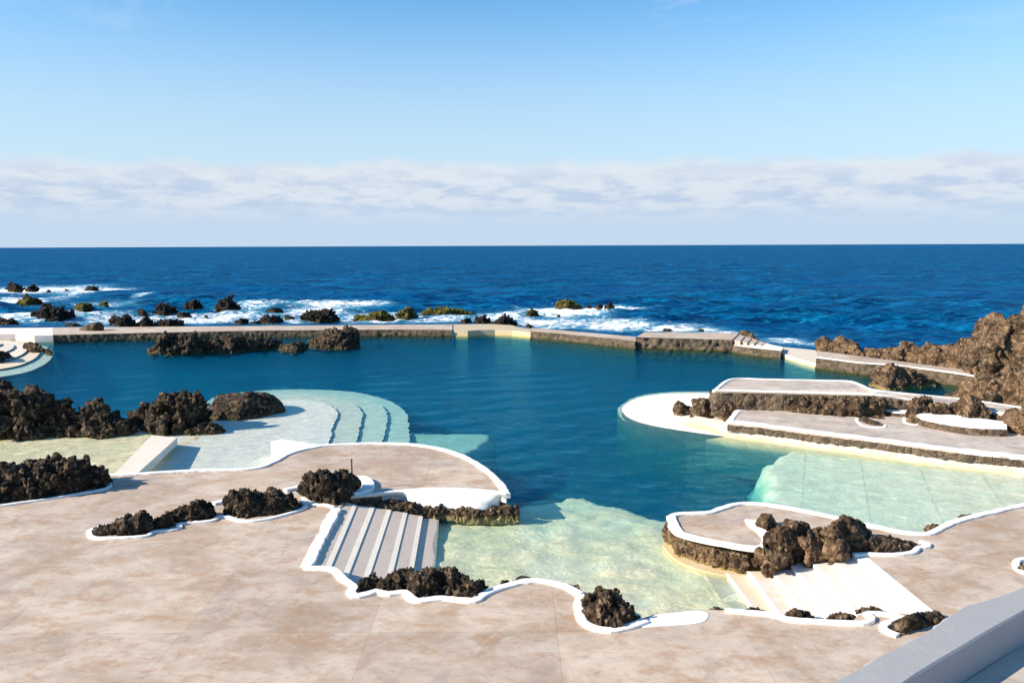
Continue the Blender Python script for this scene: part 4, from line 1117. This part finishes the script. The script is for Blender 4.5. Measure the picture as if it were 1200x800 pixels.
# ------------------------------------------------------------------ world, sun, camera
SUN_EL, SUN_FROM = R(28), Vector((-math.cos(R(17)), -math.sin(R(17)), 0))     # light comes from the left, a little behind
wd_ = bpy.data.worlds.new('World'); S.world = wd_; wd_.use_nodes = True
t = NT(wd_.node_tree)
sky = t.node('ShaderNodeTexSky', sky_type='NISHITA'); sky.sun_disc = False
sky.sun_elevation = SUN_EL; sky.sun_rotation = math.atan2(SUN_FROM.x, SUN_FROM.y)
sky.air_density = 1.0; sky.dust_density = .3; sky.ozone_density = 2.0
hs = t.node('ShaderNodeHueSaturation'); hs.inputs['Saturation'].default_value = 1.14; hs.inputs['Value'].default_value = 1.0
t.set(hs.inputs['Color'], t.mix(1.0, sky.outputs[0], (.78, 1.05, 1.17), 'MULTIPLY'))
g = t.node('ShaderNodeTexCoord').outputs['Generated']
sx = t.node('ShaderNodeSeparateXYZ'); t.set(sx.inputs[0], g)
el = sx.outputs[2]
cv = t.mapv(g, (14, 14, 34))
n1 = t.noise(cv, 1.0, 7, .58, .3); n2 = t.noise(t.mapv(g, (17, 17, 68), loc=(3, 1, 4)), 1.0, 8, .60, .2); n3 = t.noise(t.mapv(g, (3, 3, 3), loc=(9, 2, 1)), 2.0, 3)
edge = t.math('ADD', el, t.math('MULTIPLY', t.math('SUBTRACT', n1, .5), -.035))
edge = t.math('ADD', edge, t.math('MULTIPLY', t.math('SUBTRACT', n3, .5), -.03))
mask = t.math('MULTIPLY', t.ss(edge, .104, .087), .93)
pale, blue, low = (4.1, 4.45, 4.9), (2.85, 3.5, 4.55), (3.1, 3.85, 4.85)
cc = t.mix(t.ss(n2, .38, .60), blue, pale)
cc = t.mix(t.ss(el, .062, .018), cc, low)
cc = t.mix(t.math('MULTIPLY', t.ss(edge, .06, .095), .55), cc, (4.5, 4.75, 5.05))
hz = t.mix(t.ss(el, .34, .07, 0, .8), hs.outputs[0], (3.5, 4.25, 4.9))
skc = t.mix(mask, hz, cc)
# a faint wisp of high cloud
wv = t.noise(t.mapv(g, (4, 4, 9), loc=(2, 5, 1)), 1.3, 7, .62, .6)
wm = t.math('MULTIPLY', t.ss(wv, .56, .74), t.ss(el, .2, .27))
skc = t.mix(t.math('MULTIPLY', wm, .45), skc, (4.4, 4.7, 5.0))
bg = t.node('ShaderNodeBackground'); t.set(bg.inputs[0], skc); bg.inputs[1].default_value = .10
o = t.node('ShaderNodeOutputWorld'); t.set(o.inputs[0], bg)

L = bpy.data.lights.new('sun', 'SUN'); L.energy = 5.0; L.angle = R(.5); L.color = (1, .885, .72)
so = bpy.data.objects.new('sun', L); C.objects.link(so)
to_sun = Vector((SUN_FROM.x*math.cos(SUN_EL), SUN_FROM.y*math.cos(SUN_EL), math.sin(SUN_EL)))
so.rotation_euler = (-to_sun).to_track_quat('-Z', 'Y').to_euler()
so.location = to_sun*60

cam = bpy.data.cameras.new('camera'); co_ = bpy.data.objects.new('camera', cam); C.objects.link(co_)
cam.sensor_width = 36; cam.lens = 36*FOC/1200; cam.clip_start = .1; cam.clip_end = 60000
from mathutils import Matrix
right = Vector((CR, SR*SP*0, 0)); fwd = Vector((0, CP, -SP)); upv = Vector((0, SP, CP)); rgt = Vector((1, 0, 0))
# the same roll as ray(): image axes turned by ROLL about the view direction
ix = rgt*CR-upv*SR; iy = rgt*SR+upv*CR
m = Matrix((ix, iy, -fwd)).transposed().to_4x4(); m.translation = (0, 0, H)
co_.matrix_world = m
S.camera = co_
S.render.engine = 'CYCLES'
S.cycles.max_bounces = 8; S.cycles.transparent_max_bounces = 16
S.render.resolution_x, S.render.resolution_y = 1024, 682
S.view_settings.view_transform = 'Standard'; S.view_settings.look = 'None'
S.view_settings.exposure = .84; S.view_settings.gamma = 1
